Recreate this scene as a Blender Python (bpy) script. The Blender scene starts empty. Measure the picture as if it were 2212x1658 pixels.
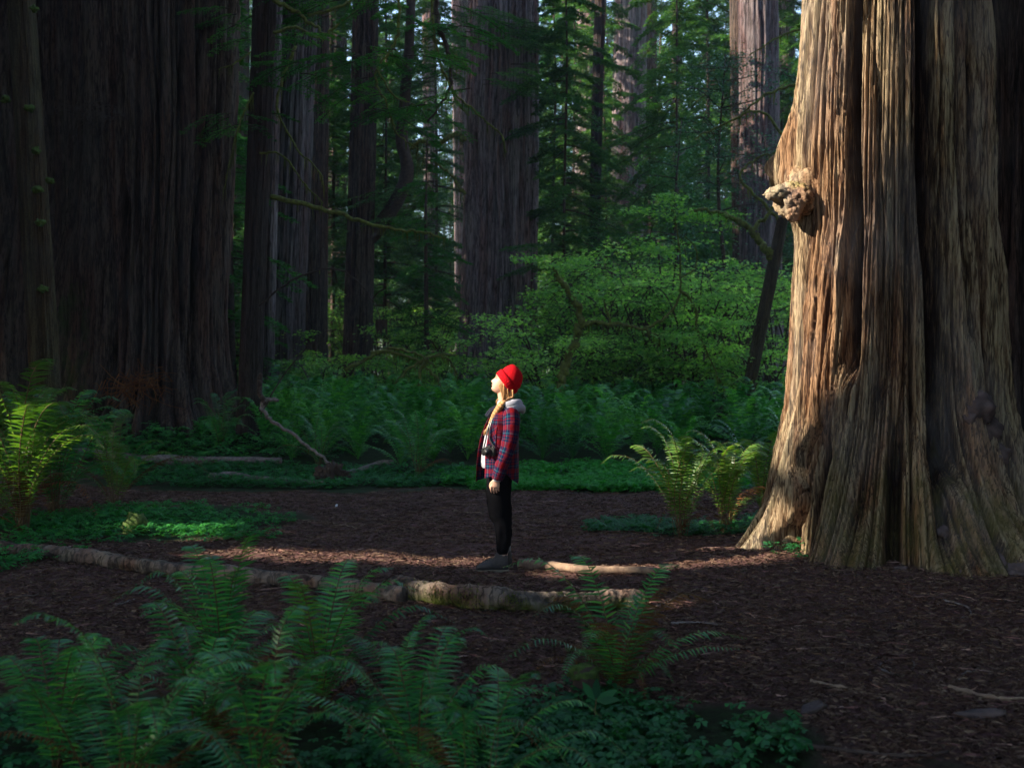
import bpy, math, random
import numpy as np
from mathutils import Vector, Matrix

# ------------------------------------------------------------------ camera, sky, sun
scn = bpy.context.scene
col = scn.collection
F = 2458.0; CW, CH = 1106.0, 829.0; EYE = 1.6
cam_d = bpy.data.cameras.new('view_camera'); cam = bpy.data.objects.new('view_camera', cam_d); col.objects.link(cam)
cam.location = (0, 0, EYE); cam.rotation_euler = (math.radians(90), 0, 0)
cam_d.sensor_width = 36; cam_d.lens = 40.0; cam_d.clip_start = 0.05; cam_d.clip_end = 4000
cam_d.dof.use_dof = True; cam_d.dof.focus_distance = 9.9; cam_d.dof.aperture_fstop = 2.8
scn.camera = cam

HAZE = .0006; OPEN = .9
SUN_EL = math.radians(31); SUN_A = math.radians(13)
S = np.array([-math.cos(SUN_A)*math.cos(SUN_EL), -math.sin(SUN_A)*math.cos(SUN_EL), math.sin(SUN_EL)])  # towards the sun
w = bpy.data.worlds.new("World"); scn.world = w; w.use_nodes = True
nt = w.node_tree; nt.nodes.clear()
sky = nt.nodes.new('ShaderNodeTexSky'); sky.sky_type = 'NISHITA'; sky.sun_disc = False
sky.sun_elevation = SUN_EL; sky.sun_rotation = math.atan2(S[0], S[1])
bg = nt.nodes.new('ShaderNodeBackground'); bg.inputs[1].default_value = 0.15
wo = nt.nodes.new('ShaderNodeOutputWorld'); nt.links.new(sky.outputs[0], bg.inputs[0]); nt.links.new(bg.outputs[0], wo.inputs[0])
sl = bpy.data.lights.new('sun', 'SUN'); sl.energy = 4.9; sl.angle = math.radians(0.5); sl.color = (1.0, 0.89, 0.72)
so = bpy.data.objects.new('sun', sl); col.objects.link(so)
so.rotation_euler = Vector((S[0], S[1], S[2])).to_track_quat('Z', 'Y').to_euler()
scn.view_settings.view_transform = 'Standard'; scn.view_settings.look = 'None'
scn.view_settings.gamma = 1.0; scn.view_settings.use_curve_mapping = False
scn.view_settings.exposure = 1.8
cy = scn.cycles
cy.max_bounces = 6; cy.diffuse_bounces = 3; cy.glossy_bounces = 2; cy.transmission_bounces = 4
cy.volume_bounces = 0; cy.transparent_max_bounces = 4; cy.caustics_reflective = False; cy.caustics_refractive = False
cy.use_denoising = True; cy.sample_clamp_indirect = 6

# ------------------------------------------------------------------ helpers
def P(px, py, Y): return np.array([(px-CW)/F*Y, Y, EYE-(py-CH)/F*Y])
def sstep(a, b, x): t = np.clip((x-a)/(b-a), 0, 1); return t*t*(3-2*t)

def _h(ix, iy, iz, s):
    n = (ix*374761393 + iy*668265263 + iz*1274126177 + s*362437) & 0x7fffffff
    n = ((n ^ (n >> 13))*1274126177) & 0x7fffffff
    n = ((n ^ (n >> 15))*668265263) & 0x7fffffff
    return ((n ^ (n >> 14)) & 0xffff)/32767.5-1.0
def noise(x, y, z, s=0):
    x, y, z = np.broadcast_arrays(np.asarray(x, float), np.asarray(y, float), np.asarray(z, float))
    ix, iy, iz = np.floor(x).astype(np.int64), np.floor(y).astype(np.int64), np.floor(z).astype(np.int64)
    fx, fy, fz = x-ix, y-iy, z-iz
    ux, uy, uz = fx*fx*(3-2*fx), fy*fy*(3-2*fy), fz*fz*(3-2*fz)
    def L(a, b, t): return a+(b-a)*t
    c = [[[_h(ix+i, iy+j, iz+k, s) for k in (0, 1)] for j in (0, 1)] for i in (0, 1)]
    return L(L(L(c[0][0][0], c[1][0][0], ux), L(c[0][1][0], c[1][1][0], ux), uy),
             L(L(c[0][0][1], c[1][0][1], ux), L(c[0][1][1], c[1][1][1], ux), uy), uz)
def fbm(x, y, z, o=3, s=0):
    r = 0; a = .5
    for i in range(o): r = r+a*noise(x*2**i, y*2**i, z*2**i, s+i*7); a *= .5
    return r

def new_mesh(name, V, faces, uv=None, att=None, smooth=True):
    """V (n,3); faces: list of int arrays (m,k)"""
    V = np.asarray(V, float).reshape(-1, 3)
    if not isinstance(faces, list): faces = [faces]
    faces = [np.asarray(f, np.int32) for f in faces if len(f)]
    me = bpy.data.meshes.new(name)
    me.vertices.add(len(V)); me.vertices.foreach_set('co', V.ravel().astype(np.float32))
    loops = np.concatenate([f.ravel() for f in faces]); tot = np.concatenate([np.full(len(f), f.shape[1], np.int32) for f in faces])
    start = np.concatenate([[0], np.cumsum(tot)[:-1]]).astype(np.int32)
    me.loops.add(len(loops)); me.loops.foreach_set('vertex_index', loops.astype(np.int32))
    me.polygons.add(len(tot)); me.polygons.foreach_set('loop_start', start)
    me.polygons.foreach_set('loop_total', tot)
    if smooth: me.polygons.foreach_set('use_smooth', np.ones(len(tot), bool))
    me.update(calc_edges=True)
    if uv is not None:
        l = me.uv_layers.new(name='UVMap'); l.data.foreach_set('uv', np.asarray(uv, np.float32)[loops].ravel())
    if att is not None:
        for k, a in att.items():
            A = me.attributes.new(k, 'FLOAT', 'POINT'); A.data.foreach_set('value', np.asarray(a, np.float32).ravel())
    me.validate()
    return me
def put(name, me, mat=None, parent=None, loc=None, **tags):
    o = bpy.data.objects.new(name, me)
    if mat is not None and me is not None and len(me.materials) == 0: me.materials.append(mat)
    col.objects.link(o)
    if parent is not None: o.parent = parent
    if loc is not None: o.location = tuple(loc)
    for k, v in tags.items(): o[k] = v
    return o
def thing(name, label, category, loc=(0, 0, 0), group=None):
    o = bpy.data.objects.new(name, None); col.objects.link(o); o.location = tuple(loc)
    o.empty_display_size = .2; o['label'] = label; o['category'] = category
    if group: o['group'] = group
    return o
def tag(o, label, category, group=None, kind=None):
    if label: o['label'] = label
    if category: o['category'] = category
    if group: o['group'] = group
    if kind: o['kind'] = kind
    return o
def dup(root, loc, rz=0, sc=1, label=None, group=None, category=None):
    r = root.copy(); col.objects.link(r); r.location = tuple(loc); r.rotation_euler = (0, 0, rz); r.scale = (sc, sc, sc)
    if label: r['label'] = label
    if group: r['group'] = group
    if category: r['category'] = category
    for ch in list(root.children):
        c = ch.copy(); col.objects.link(c); c.parent = r
        for g in list(ch.children):
            d = g.copy(); col.objects.link(d); d.parent = c
    return r

class MB:
    """collects geometry, then becomes one mesh"""
    def __init__(s): s.V = []; s.F = {}; s.n = 0
    def add(s, V, F):
        V = np.asarray(V, float).reshape(-1, 3); F = np.asarray(F, int)
        s.F.setdefault(F.shape[1], []).append(F+s.n); s.V.append(V); s.n += len(V)
    def mesh(s, name, smooth=True):
        return new_mesh(name, np.concatenate(s.V), [np.concatenate(v) for v in s.F.values()], smooth=smooth)

def grid_faces(nr, nc, closed=True):
    i = np.arange(nr-1)[:, None]; j = np.arange(nc if closed else nc-1)[None, :]
    j2 = (j+1) % nc
    return np.stack([i*nc+j, i*nc+j2, (i+1)*nc+j2, (i+1)*nc+j], -1).reshape(-1, 4)
def frames(path, ref=(0, 0, 1)):
    p = np.asarray(path, float); t = np.gradient(p, axis=0); t /= np.linalg.norm(t, axis=1)[:, None]+1e-9
    ref = np.asarray(ref, float); A = []
    a = None
    for k in range(len(p)):
        r = ref if a is None else a
        a = r-np.dot(r, t[k])*t[k]
        if np.linalg.norm(a) < 1e-4: a = np.array([1., 0, 0])-t[k][0]*t[k]
        a /= np.linalg.norm(a); A.append(a)
    A = np.array(A); B = np.cross(t, A)
    return p, t, A, B
def tube(path, rad, n=8, ref=(0, 0, 1), rough=0, seed=0, caps=True, nfreq=9):
    p, t, A, B = frames(path, ref); rad = np.asarray(rad, float)
    if rad.ndim == 0: rad = np.full(len(p), float(rad))
    if rad.ndim == 1: rad = np.stack([rad, rad], 1)
    th = np.linspace(0, 2*np.pi, n, endpoint=False)
    V = p[:, None]+A[:, None]*(np.cos(th)[None, :, None]*rad[:, 0][:, None, None])+B[:, None]*(np.sin(th)[None, :, None]*rad[:, 1][:, None, None])
    if rough:
        nn = fbm(V[..., 0]*nfreq, V[..., 1]*nfreq, V[..., 2]*nfreq, 3, seed)
        V = V+(V-p[:, None])*(nn*rough)[..., None]
    V = V.reshape(-1, 3); Fq = grid_faces(len(p), n)
    if caps:
        m = len(V); V = np.vstack([V, p[0]-t[0]*rad[0, 0]*.15, p[-1]+t[-1]*rad[-1, 0]*.15])
        th = np.arange(n); t2 = (th+1) % n
        c0 = np.stack([t2, th, np.full(n, m), np.full(n, m)], 1)[:, :3]
        o = (len(p)-1)*n; c1 = np.stack([o+th, o+t2, np.full(n, m+1)], 1)
        return V, Fq, np.vstack([c0, c1])
    return V, Fq, None
def add_tube(mb, *a, **k):
    V, Fq, c = tube(*a, **k)
    n0 = mb.n; mb.add(V, Fq)
    if c is not None: mb.F.setdefault(3, []).append(c+n0)
def spline(pts, n):
    p = np.asarray(pts, float)
    if len(p) == 2: return p[0]+(p[1]-p[0])*np.linspace(0, 1, n)[:, None]
    q = np.vstack([2*p[0]-p[1], p, 2*p[-1]-p[-2]]); out = []
    for t in np.linspace(0, len(p)-1-1e-6, n):
        i = int(t); f = t-i; a, b, c, d = q[i:i+4]
        out.append(.5*((2*b)+(-a+c)*f+(2*a-5*b+4*c-d)*f*f+(-a+3*b-3*c+d)*f**3))
    return np.array(out)

# ------------------------------------------------------------------ materials
def mat_new(name):
    m = bpy.data.materials.new(name); m.use_nodes = True; n = m.node_tree; n.nodes.clear()
    out = n.nodes.new('ShaderNodeOutputMaterial'); b = n.nodes.new('ShaderNodeBsdfPrincipled'); n.links.new(b.outputs[0], out.inputs[0])
    return m, n, b, out
def N(nt, typ, **kw):
    x = nt.nodes.new('ShaderNode'+typ)
    for k, v in kw.items():
        if hasattr(x, k): setattr(x, k, v)
    return x
def ramp(nt, fac, stops):
    r = N(nt, 'ValToRGB'); e = r.color_ramp.elements
    while len(e) < len(stops): e.new(.5)
    for i, (p, c) in enumerate(stops): e[i].position = p; e[i].color = (*c, 1) if len(c) == 3 else c
    nt.links.new(fac, r.inputs[0]); return r.outputs[0]
def mixc(nt, fac, a, b, mode='MIX'):
    m = N(nt, 'Mix'); m.data_type = 'RGBA'; m.blend_type = mode
    for s_, v in ((m.inputs[0], fac), (m.inputs[6], a), (m.inputs[7], b)):
        if hasattr(v, 'links') or hasattr(v, 'is_linked'): nt.links.new(v, s_)
        else: s_.default_value = v if not isinstance(v, tuple) else ((*v, 1) if len(v) == 3 else v)
    return m.outputs[2]
def texn(nt, scale, vec_scale=None, detail=4, rough=.6, coord='Object'):
    tc = N(nt, 'TexCoord'); mp = N(nt, 'Mapping'); nt.links.new(tc.outputs[coord], mp.inputs[0])
    if vec_scale: mp.inputs['Scale'].default_value = vec_scale
    t = N(nt, 'TexNoise'); t.inputs['Scale'].default_value = scale; t.inputs['Detail'].default_value = detail; t.inputs['Roughness'].default_value = rough
    nt.links.new(mp.outputs[0], t.inputs['Vector']); return t.outputs[0]
def bump(nt, bsdf, h, strength, dist):
    b = N(nt, 'Bump'); b.inputs['Strength'].default_value = strength; b.inputs['Distance'].default_value = dist
    nt.links.new(h, b.inputs['Height']); nt.links.new(b.outputs[0], bsdf.inputs['Normal'])

def m_bark(name, ridge, mid, furrow, moss=None, moss_amt=.5, fib=60, zs=.12, bmp=.6):
    m, n, b, out = mat_new(name)
    h = N(n, 'Attribute', attribute_name='h')
    f1 = texn(n, fib, (1, 1, zs), 5, .7); f2 = texn(n, 7, (1, 1, .18), 4, .6); f3 = texn(n, 1.3, (1, 1, .5), 4, .6)
    hm = N(n, 'Math', operation='MULTIPLY_ADD'); n.links.new(h.outputs['Fac'], hm.inputs[0]); hm.inputs[1].default_value = 1.15; hm.inputs[2].default_value = -.62
    ad = N(n, 'Math', operation='MULTIPLY_ADD'); n.links.new(f1, ad.inputs[0]); ad.inputs[1].default_value = 1.15; n.links.new(hm.outputs[0], ad.inputs[2])
    ad2 = N(n, 'Math', operation='MULTIPLY_ADD'); n.links.new(f2, ad2.inputs[0]); ad2.inputs[1].default_value = .55; n.links.new(ad.outputs[0], ad2.inputs[2])
    c = ramp(n, ad2.outputs[0], [(.30, furrow), (.52, mid), (.80, ridge)])
    st = texn(n, 3.2, (1, 1, .07), 3, .55)
    ck = texn(n, fib*.32, (1, 1, .07), 3, .6)
    c = mixc(n, ramp(n, ck, [(.455, (0, 0, 0)), (.485, (.8,)*3), (.5, (.8,)*3), (.53, (0, 0, 0))]), c, furrow)
    c = mixc(n, ramp(n, st, [(.42, (.65,)*3), (.5, (0, 0, 0))]), c, mixc(n, 1.0, c, (.80, .52, .42), 'MULTIPLY'))
    c = mixc(n, ramp(n, st, [(.52, (0, 0, 0)), (.62, (.6,)*3)]), c, mixc(n, 1.0, c, (.92, 1.02, .90), 'MULTIPLY'))
    # big patches of greyer weathered wood
    g = tuple(sum(ridge)/3*k for k in (1.05, .98, .95))
    c = mixc(n, ramp(n, f3, [(.45, (0, 0, 0)), (.7, (.7, .7, .7))]), c, mixc(n, .5, c, g))
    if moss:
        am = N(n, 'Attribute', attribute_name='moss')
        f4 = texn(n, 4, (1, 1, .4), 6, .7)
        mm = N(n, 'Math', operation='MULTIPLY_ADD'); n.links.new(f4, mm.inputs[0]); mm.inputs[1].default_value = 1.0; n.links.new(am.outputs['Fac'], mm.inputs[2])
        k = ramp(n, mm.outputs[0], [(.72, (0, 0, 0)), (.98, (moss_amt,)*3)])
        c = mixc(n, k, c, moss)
    n.links.new(c, b.inputs['Base Color']); b.inputs['Roughness'].default_value = .92
    b.inputs['Specular IOR Level'].default_value = .15
    bump(n, b, ad2.outputs[0], bmp, .045)
    return m
def m_leaf(name, c1, c2, c3=None, trans=.35, rough=.45, spec=.4, nz=3.0):
    m, n, b, out = mat_new(name)
    g = N(n, 'NewGeometry'); oi = N(n, 'ObjectInfo')
    c = ramp(n, g.outputs['Random Per Island'], [(0, c1), (.6, c2), (1, c3 or c2)])
    v = texn(n, nz, None, 3)
    c = mixc(n, ramp(n, v, [(.35, (0, 0, 0)), (.65, (.55,)*3)]), c, mixc(n, 1.0, c, (.5, .55, .55), 'MULTIPLY'))
    hs = N(n, 'HueSaturation'); n.links.new(c, hs.inputs['Color'])
    mr = N(n, 'MapRange'); n.links.new(oi.outputs['Random'], mr.inputs[0]); mr.inputs[3].default_value = .6; mr.inputs[4].default_value = 1.35
    n.links.new(mr.outputs[0], hs.inputs['Value'])
    mh = N(n, 'MapRange'); n.links.new(oi.outputs['Random'], mh.inputs[0]); mh.inputs[3].default_value = .515; mh.inputs[4].default_value = .485
    n.links.new(mh.outputs[0], hs.inputs['Hue'])
    c = hs.outputs[0]
    n.links.new(c, b.inputs['Base Color']); b.inputs['Roughness'].default_value = rough; b.inputs['Specular IOR Level'].default_value = spec
    if trans:
        t = N(n, 'BsdfTranslucent'); n.links.new(mixc(n, 1.0, c, (1.25, 1.3, .6), 'MULTIPLY'), t.inputs[0])
        mx = N(n, 'MixShader'); mx.inputs[0].default_value = trans
        n.links.new(b.outputs[0], mx.inputs[1]); n.links.new(t.outputs[0], mx.inputs[2]); n.links.new(mx.outputs[0], out.inputs[0])
    return m
def m_plain(name, c, rough=.8, c2=None, scale=8, spec=.3, bmp=0, vs=None, metal=0):
    m, n, b, out = mat_new(name); b.inputs['Roughness'].default_value = rough; b.inputs['Specular IOR Level'].default_value = spec; b.inputs['Metallic'].default_value = metal
    if c2:
        t = texn(n, scale, vs, 5, .65); n.links.new(ramp(n, t, [(.35, c), (.65, c2)]), b.inputs['Base Color'])
        if bmp: bump(n, b, t, bmp, .01)
    else: b.inputs['Base Color'].default_value = (*c, 1)
    return m

M = {}
M['giant'] = m_bark('giant_bark', (.42, .315, .195), (.155, .092, .05), (.022, .010, .007), (.12, .105, .03), .85, fib=46, bmp=1.0)  # olive moss, darkened to double as shade over the giant's base
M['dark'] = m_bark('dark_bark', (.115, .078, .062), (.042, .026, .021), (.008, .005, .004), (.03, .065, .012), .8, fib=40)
M['grey'] = m_bark('grey_bark', (.24, .185, .195), (.11, .078, .082), (.022, .014, .014), (.06, .10, .03), .5, fib=25)
M['greydark'] = m_bark('grey_brown_bark', (.15, .115, .12), (.07, .048, .05), (.015, .010, .010), (.06, .10, .03), .5, fib=25)
M['slim'] = m_bark('slim_bark', (.06, .042, .038), (.032, .022, .020), (.012, .008, .007), (.05, .05, .015), .6, fib=50)
M['mossy'] = m_bark('mossy_bark', (.085, .065, .035), (.05, .038, .022), (.025, .018, .01), (.06, .065, .015), .9, fib=40, zs=.6)
M['burl'] = m_bark('burl_bark', (.36, .265, .165), (.24, .155, .09), (.08, .045, .025), (.30, .27, .07), .8, fib=14, zs=1, bmp=.9)
M['darkburl'] = m_plain('dark_burl_bark', (.05, .035, .035), .85, (.12, .085, .08), 9, bmp=.8)
M['log'] = m_bark('log_bark', (.19, .14, .11), (.085, .058, .045), (.02, .014, .011), (.085, .11, .015), 1.0, fib=22, zs=1)
M['wood'] = m_plain('dead_wood', (.13, .08, .06), .8, (.30, .20, .13), 14, bmp=.5)
M['driftwood'] = m_plain('weathered_wood', (.10, .075, .07), .85, (.24, .19, .17), 20, bmp=.5)
M['mossbranch'] = m_plain('mossy_wood', (.06, .055, .02), .95, (.16, .19, .04), 16, bmp=.9)
M['brushwood'] = m_plain('brush_wood', (.035, .022, .018), .9, (.075, .05, .04), 12, bmp=.3)
M['mosshang'] = m_leaf('hanging_moss', (.07, .08, .02), (.12, .13, .03), None, .3, .9, .1)
M['fern'] = m_leaf('fern_green', (.025, .16, .055), (.05, .25, .065), (.12, .38, .05), .35, .33, .6)
M['fernwarm'] = m_leaf('fern_warm_green', (.05, .13, .02), (.085, .20, .025), (.13, .23, .03), .4, .42, .45)
M['fernfar'] = m_leaf('fern_deep_green', (.025, .17, .03), (.055, .30, .04), (.12, .42, .05), .4, .36, .5)
M['ferndead'] = m_leaf('fern_dead', (.09, .035, .012), (.15, .065, .02), (.2, .10, .03), .2, .8, .1)
M['stem'] = m_plain('fern_stem', (.12, .085, .03), .6, (.07, .03, .015), 30)
M['maple'] = m_leaf('maple_green', (.15, .38, .08), (.28, .57, .12), (.48, .75, .18), .5, .5, .3, 1.2)
M['conifer'] = m_leaf('conifer_green', (.035, .125, .045), (.075, .20, .06), (.16, .29, .075), .3, .6, .25, .8)
M['bright_conifer'] = m_leaf('young_conifer_green', (.03, .15, .03), (.05, .21, .035), (.08, .27, .04), .4, .6, .25, 1.0)
M['bay'] = m_leaf('broadleaf_green', (.02, .09, .05), (.035, .15, .06), (.06, .2, .08), .3, .35, .5, 1.0)
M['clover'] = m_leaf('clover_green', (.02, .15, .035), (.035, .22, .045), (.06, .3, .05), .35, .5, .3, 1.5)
M['clover_lit'] = m_leaf('lit_clover_green', (.05, .32, .03), (.08, .44, .04), (.14, .55, .05), .4, .5, .3, 1.5)  # clover green brightened to stand in for light on one strip
M['needles'] = m_leaf('fallen_needles', (.09, .040, .036), (.17, .082, .062), (.36, .22, .16), 0, .8, .2, 2)
M['moss'] = m_plain('moss_tuft', (.03, .05, .012), .95, (.08, .13, .025), 30, bmp=1)

def m_ground():
    m, n, b, out = mat_new('duff')
    a = texn(n, 60, (1, 1, 1), 6, .75); a2 = texn(n, 220, (1, .12, 1), 3, .7); a3 = texn(n, 220, (.12, 1, 1), 3, .7); big = texn(n, .9, None, 4, .6)
    c = ramp(n, a, [(.32, (.07, .032, .032)), (.5, (.17, .088, .078)), (.7, (.28, .16, .13))])
    c = mixc(n, ramp(n, a2, [(.60, (0, 0, 0)), (.72, (.75,)*3)]), c, (.24, .125, .075))
    c = mixc(n, ramp(n, a3, [(.62, (0, 0, 0)), (.74, (.6,)*3)]), c, (.10, .04, .03))
    c = mixc(n, ramp(n, big, [(.4, (0, 0, 0)), (.65, (.5,)*3)]), c, mixc(n, 1.0, c, (.55, .5, .55), 'MULTIPLY'))
    g = N(n, 'Attribute', attribute_name='green')
    gn = texn(n, 14, None, 4, .7)
    c = mixc(n, g.outputs['Fac'], c, ramp(n, gn, [(.35, (.012, .022, .010)), (.7, (.028, .075, .020))]))
    n.links.new(c, b.inputs['Base Color']); b.inputs['Roughness'].default_value = .93; b.inputs['Specular IOR Level'].default_value = .12
    s = N(n, 'Math', operation='ADD'); n.links.new(a, s.inputs[0]); n.links.new(a2, s.inputs[1])
    bump(n, b, s.outputs[0], .9, .03)
    return m
M['ground'] = m_ground()

# ------------------------------------------------------------------ ground
def hgt(x, y):
    x = np.asarray(x, float); y = np.asarray(y, float)
    h = .5*sstep(17.5, 23.5, y)+.011*np.maximum(0, y-23)
    h = h+.35*np.exp(-((x+7.3)/3.2)**2-((y-23.5)/3.2)**2)
    h = h+.10*np.exp(-((x-3.9)/2.3)**2-((y-11.2)/2.0)**2)
    h = h+.035*noise(x*.5, y*.5, 0, 3)+.016*noise(x*1.7, y*1.7, 0, 4)+.006*noise(x*5, y*5, 0, 5)
    return h
def H(x, y): return float(hgt(x, y))
def G(px, py):
    Y = 1.6*F/(py-CH)
    for _ in range(30):
        X = (px-CW)/F*Y; Y = Y*.5+.5*(EYE-H(X, Y))*F/(py-CH)
    X = (px-CW)/F*Y
    return np.array([X, Y, H(X, Y)])
def GY(px, Y): X = (px-CW)/F*Y; return np.array([X, Y, H(X, Y)])

# green patches of the floor, also used for the clover: (cx,cy,rx,ry)
PATCH = [(.65, 5.1, .7, .6), (-4.2, 13.2, 2.0, 1.6), (-3.6, 18.3, 3.6, 1.5), (1.5, 18.6, 2.9, 1.8), (2.3, 12.4, 1.5, .8),
         (-2.6, 5.0, 2.6, .9), (-.2, 5.4, .9, .6), (0, 22, 14, 3.2), (-5.6, 10.4, 1.6, .8), (6, 20, 4, 3), (-1, 4.3, 3, .7)]
def green(x, y):
    g = 0
    for cx, cy_, rx, ry in PATCH:
        d = ((x-cx)/rx)**2+((y-cy_)/ry)**2
        g = np.maximum(g, 1-sstep(.55, 1.25, d+.5*noise(x*1.6, y*1.6, 0, 9)+.25*noise(x*5, y*5, 0, 10)))
    g = np.maximum(g, sstep(19, 22, y+noise(x*.5, y*.5, 1, 3)))
    return g
def axis(lo, hi, st, far, grow=1.12):
    a = list(np.arange(lo, hi+st*.5, st)); s_ = st; x = lo
    while x > -far: s_ *= grow; x -= s_; a.insert(0, x)
    s_ = st; x = hi
    while x < far: s_ *= grow; x += s_; a.append(x)
    return np.array(a)
gx = axis(-8, 8, .07, 1500); gy = axis(3.2, 24, .07, 1500)
XX, YY = np.meshgrid(gx, gy); ZZ = hgt(XX, YY)
ZZ = np.where(np.abs(XX)+np.abs(YY) < 60, ZZ+.012*fbm(XX*9, YY*9, 0, 2, 6), ZZ)
me = new_mesh('ground', np.stack([XX, YY, ZZ], -1), grid_faces(len(gy), len(gx), False), att={'green': green(XX, YY)*.9})
tag(put('ground', me, M['ground']), None, None, kind='structure')
# ------------------------------------------------------------------ trunks
def ang(px, C, R):  # image column -> angle on the trunk facing the eye
    c = math.atan2(-C[1], -C[0]); D = math.hypot(C[0], C[1]); pc = CW+F*C[0]/C[1]
    k = (px-pc)/(R*F/D); return c+math.asin(max(-1, min(1, k)))
def trunk(name, C, zs, Rs, nt, nz, mat, parent, roots=(), grooves=(), A=(.05, .03, .012), freq=(3, 9, 30), seed=1, lean=None,
          moss=None, zmax=None, zpow=1.5, base=-.25, arc=None, extra=None):
    z = base+(zmax-base)*np.linspace(0, 1, nz)**zpow
    th = np.linspace(0, 2*np.pi, nt, endpoint=False)
    Z, T = np.meshgrid(z, th, indexing='ij')
    R = np.interp(Z, zs, Rs)
    Zp = np.maximum(Z, 0)
    tw = T+.10*noise(np.cos(T)*1.3, np.sin(T)*1.3, Z*.35, seed+3)
    for (a, amp, wd, hh) in roots:
        a2 = a+.12*noise(Zp*1.5, 0, a, seed)
        d = np.angle(np.exp(1j*(T-a2)))
        R = R+amp*np.exp(-(d/(wd*(1+.6*Zp)))**2)*np.exp(-(Zp/hh))
    c, s_ = np.cos(tw), np.sin(tw)
    n1 = noise(c*freq[0], s_*freq[0], Z*.16, seed); n2 = noise(c*freq[1], s_*freq[1], Z*.26+n1*.5, seed+1)
    n3 = noise(c*freq[2], s_*freq[2], Z*.9+n2*1.2, seed+2); n4 = noise(c*freq[2]*2.6, s_*freq[2]*2.6, Z*2.6+n3*1.5, seed+4)
    fu = lambda q, w_: .25+.5*np.abs(q)-1.15*np.exp(-(q/w_)**2)
    rd1 = 1-2*np.abs(n1)**.8; rd2 = fu(n2, .13); rd3 = fu(n3, .16); rd4 = .5-1.4*np.abs(n4)
    gr = 0
    for (a, dep, wd, zlo, zhi) in grooves:
        a2 = a+.05*noise(Z*.8, a, 0, seed+5)
        d = np.angle(np.exp(1j*(T-a2)))
        gr = gr-dep*np.exp(-(np.abs(d)/wd)**3)*sstep(zlo-.3, zlo+.1, Z)*(1-sstep(zhi-.1, zhi+.5, Z))
    disp = A[0]*rd1+A[1]*rd2+A[2]*rd3+A[2]*.45*rd4+gr
    R2 = R+disp
    if extra is not None: R2 = R2+extra(T, Z)
    cx = C[0]+(np.interp(Z, lean[0], lean[1]) if lean else 0); cyy = C[1]+(np.interp(Z, lean[0], lean[2]) if lean else 0)
    V = np.stack([cx+R2*np.cos(T), cyy+R2*np.sin(T), Z+C[2]], -1)
    hh = np.clip(.30+.16*(rd1*.3+rd2*.8+rd3*.9+rd4*.5)+gr*1.2, 0, 1)
    ms = np.zeros_like(Z)-.6 if moss is None else moss(T, Z)
    o0 = np.array(C)
    me = new_mesh(name, V.reshape(-1, 3)-o0, grid_faces(nz, nt), att={'h': hh, 'moss': ms})
    return put(name, me, mat, parent)

def lump(name, c, r, parent, mat, seed=0, n=48, rough=.25, fr=2.2, squash=(1, 1, 1), fine=.05):
    u = np.linspace(0, np.pi, n//2+1); v = np.linspace(0, 2*np.pi, n, endpoint=False)
    U, Vv = np.meshgrid(u, v, indexing='ij')
    d = np.stack([np.sin(U)*np.cos(Vv), np.sin(U)*np.sin(Vv), np.cos(U)], -1)
    k = 1+rough*fbm(d[..., 0]*fr+seed, d[..., 1]*fr, d[..., 2]*fr, 3, seed)*1.6-fine*np.abs(noise(d[..., 0]*9, d[..., 1]*9, d[..., 2]*9, seed+2))*2
    k = k+fine*1.2*fbm(d[..., 0]*16, d[..., 1]*16, d[..., 2]*16, 3, seed+9)
    V = d*k[..., None]*r*np.array(squash)
    me = new_mesh(name, V.reshape(-1, 3)+np.array(c), grid_faces(n//2+1, n), att={'h': np.clip(k-.55, 0, 1), 'moss': d[..., 2]*.4-.05})
    return put(name, me, mat, parent)

# ---- the sunlit giant on the right
GC = (3.69, 11.0, 0.0)
t = thing('redwood_tree', 'giant redwood trunk on the right, its ribbed bark lit warm by the sun', 'tree', GC)
zs = [-.3, .1, .43, .7, .97, 1.15, 1.37, 1.73, 2.18, 2.62, 3.07, 4.4, 5.3, 8, 14, 30]
Rs = [1.18, 1.14, 1.12, 1.10, 1.07, 1.04, 1.00, .975, .955, .935, .87, .86, .80, .78, .74, .6]
g = lambda px: ang(px, GC, .95)
def cav(T, Z):   # the dark hollow low on the left and the bulge of old burl above it
    d = np.angle(np.exp(1j*(T-ang(1768, GC, 1.12))))
    r = -.85*np.exp(-(np.abs(d+.05*np.sin(Z*9))/.075)**6-(np.abs(Z-.66)/.44)**4)
    d2 = np.angle(np.exp(1j*(T-(ang(1735, GC, .95)-.15))))
    r = r+.30*np.exp(-(d2/.45)**2)*np.exp(-((Z-3.72)/.48)**2)*(1+.3*noise(T*9, Z*4, 0, 5))
    d3 = np.angle(np.exp(1j*(T-ang(1790, GC, 1.0)))); r = r-.12*np.exp(-(d3/.05)**2-((Z-1.08)/.22)**2)
    return r
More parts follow.
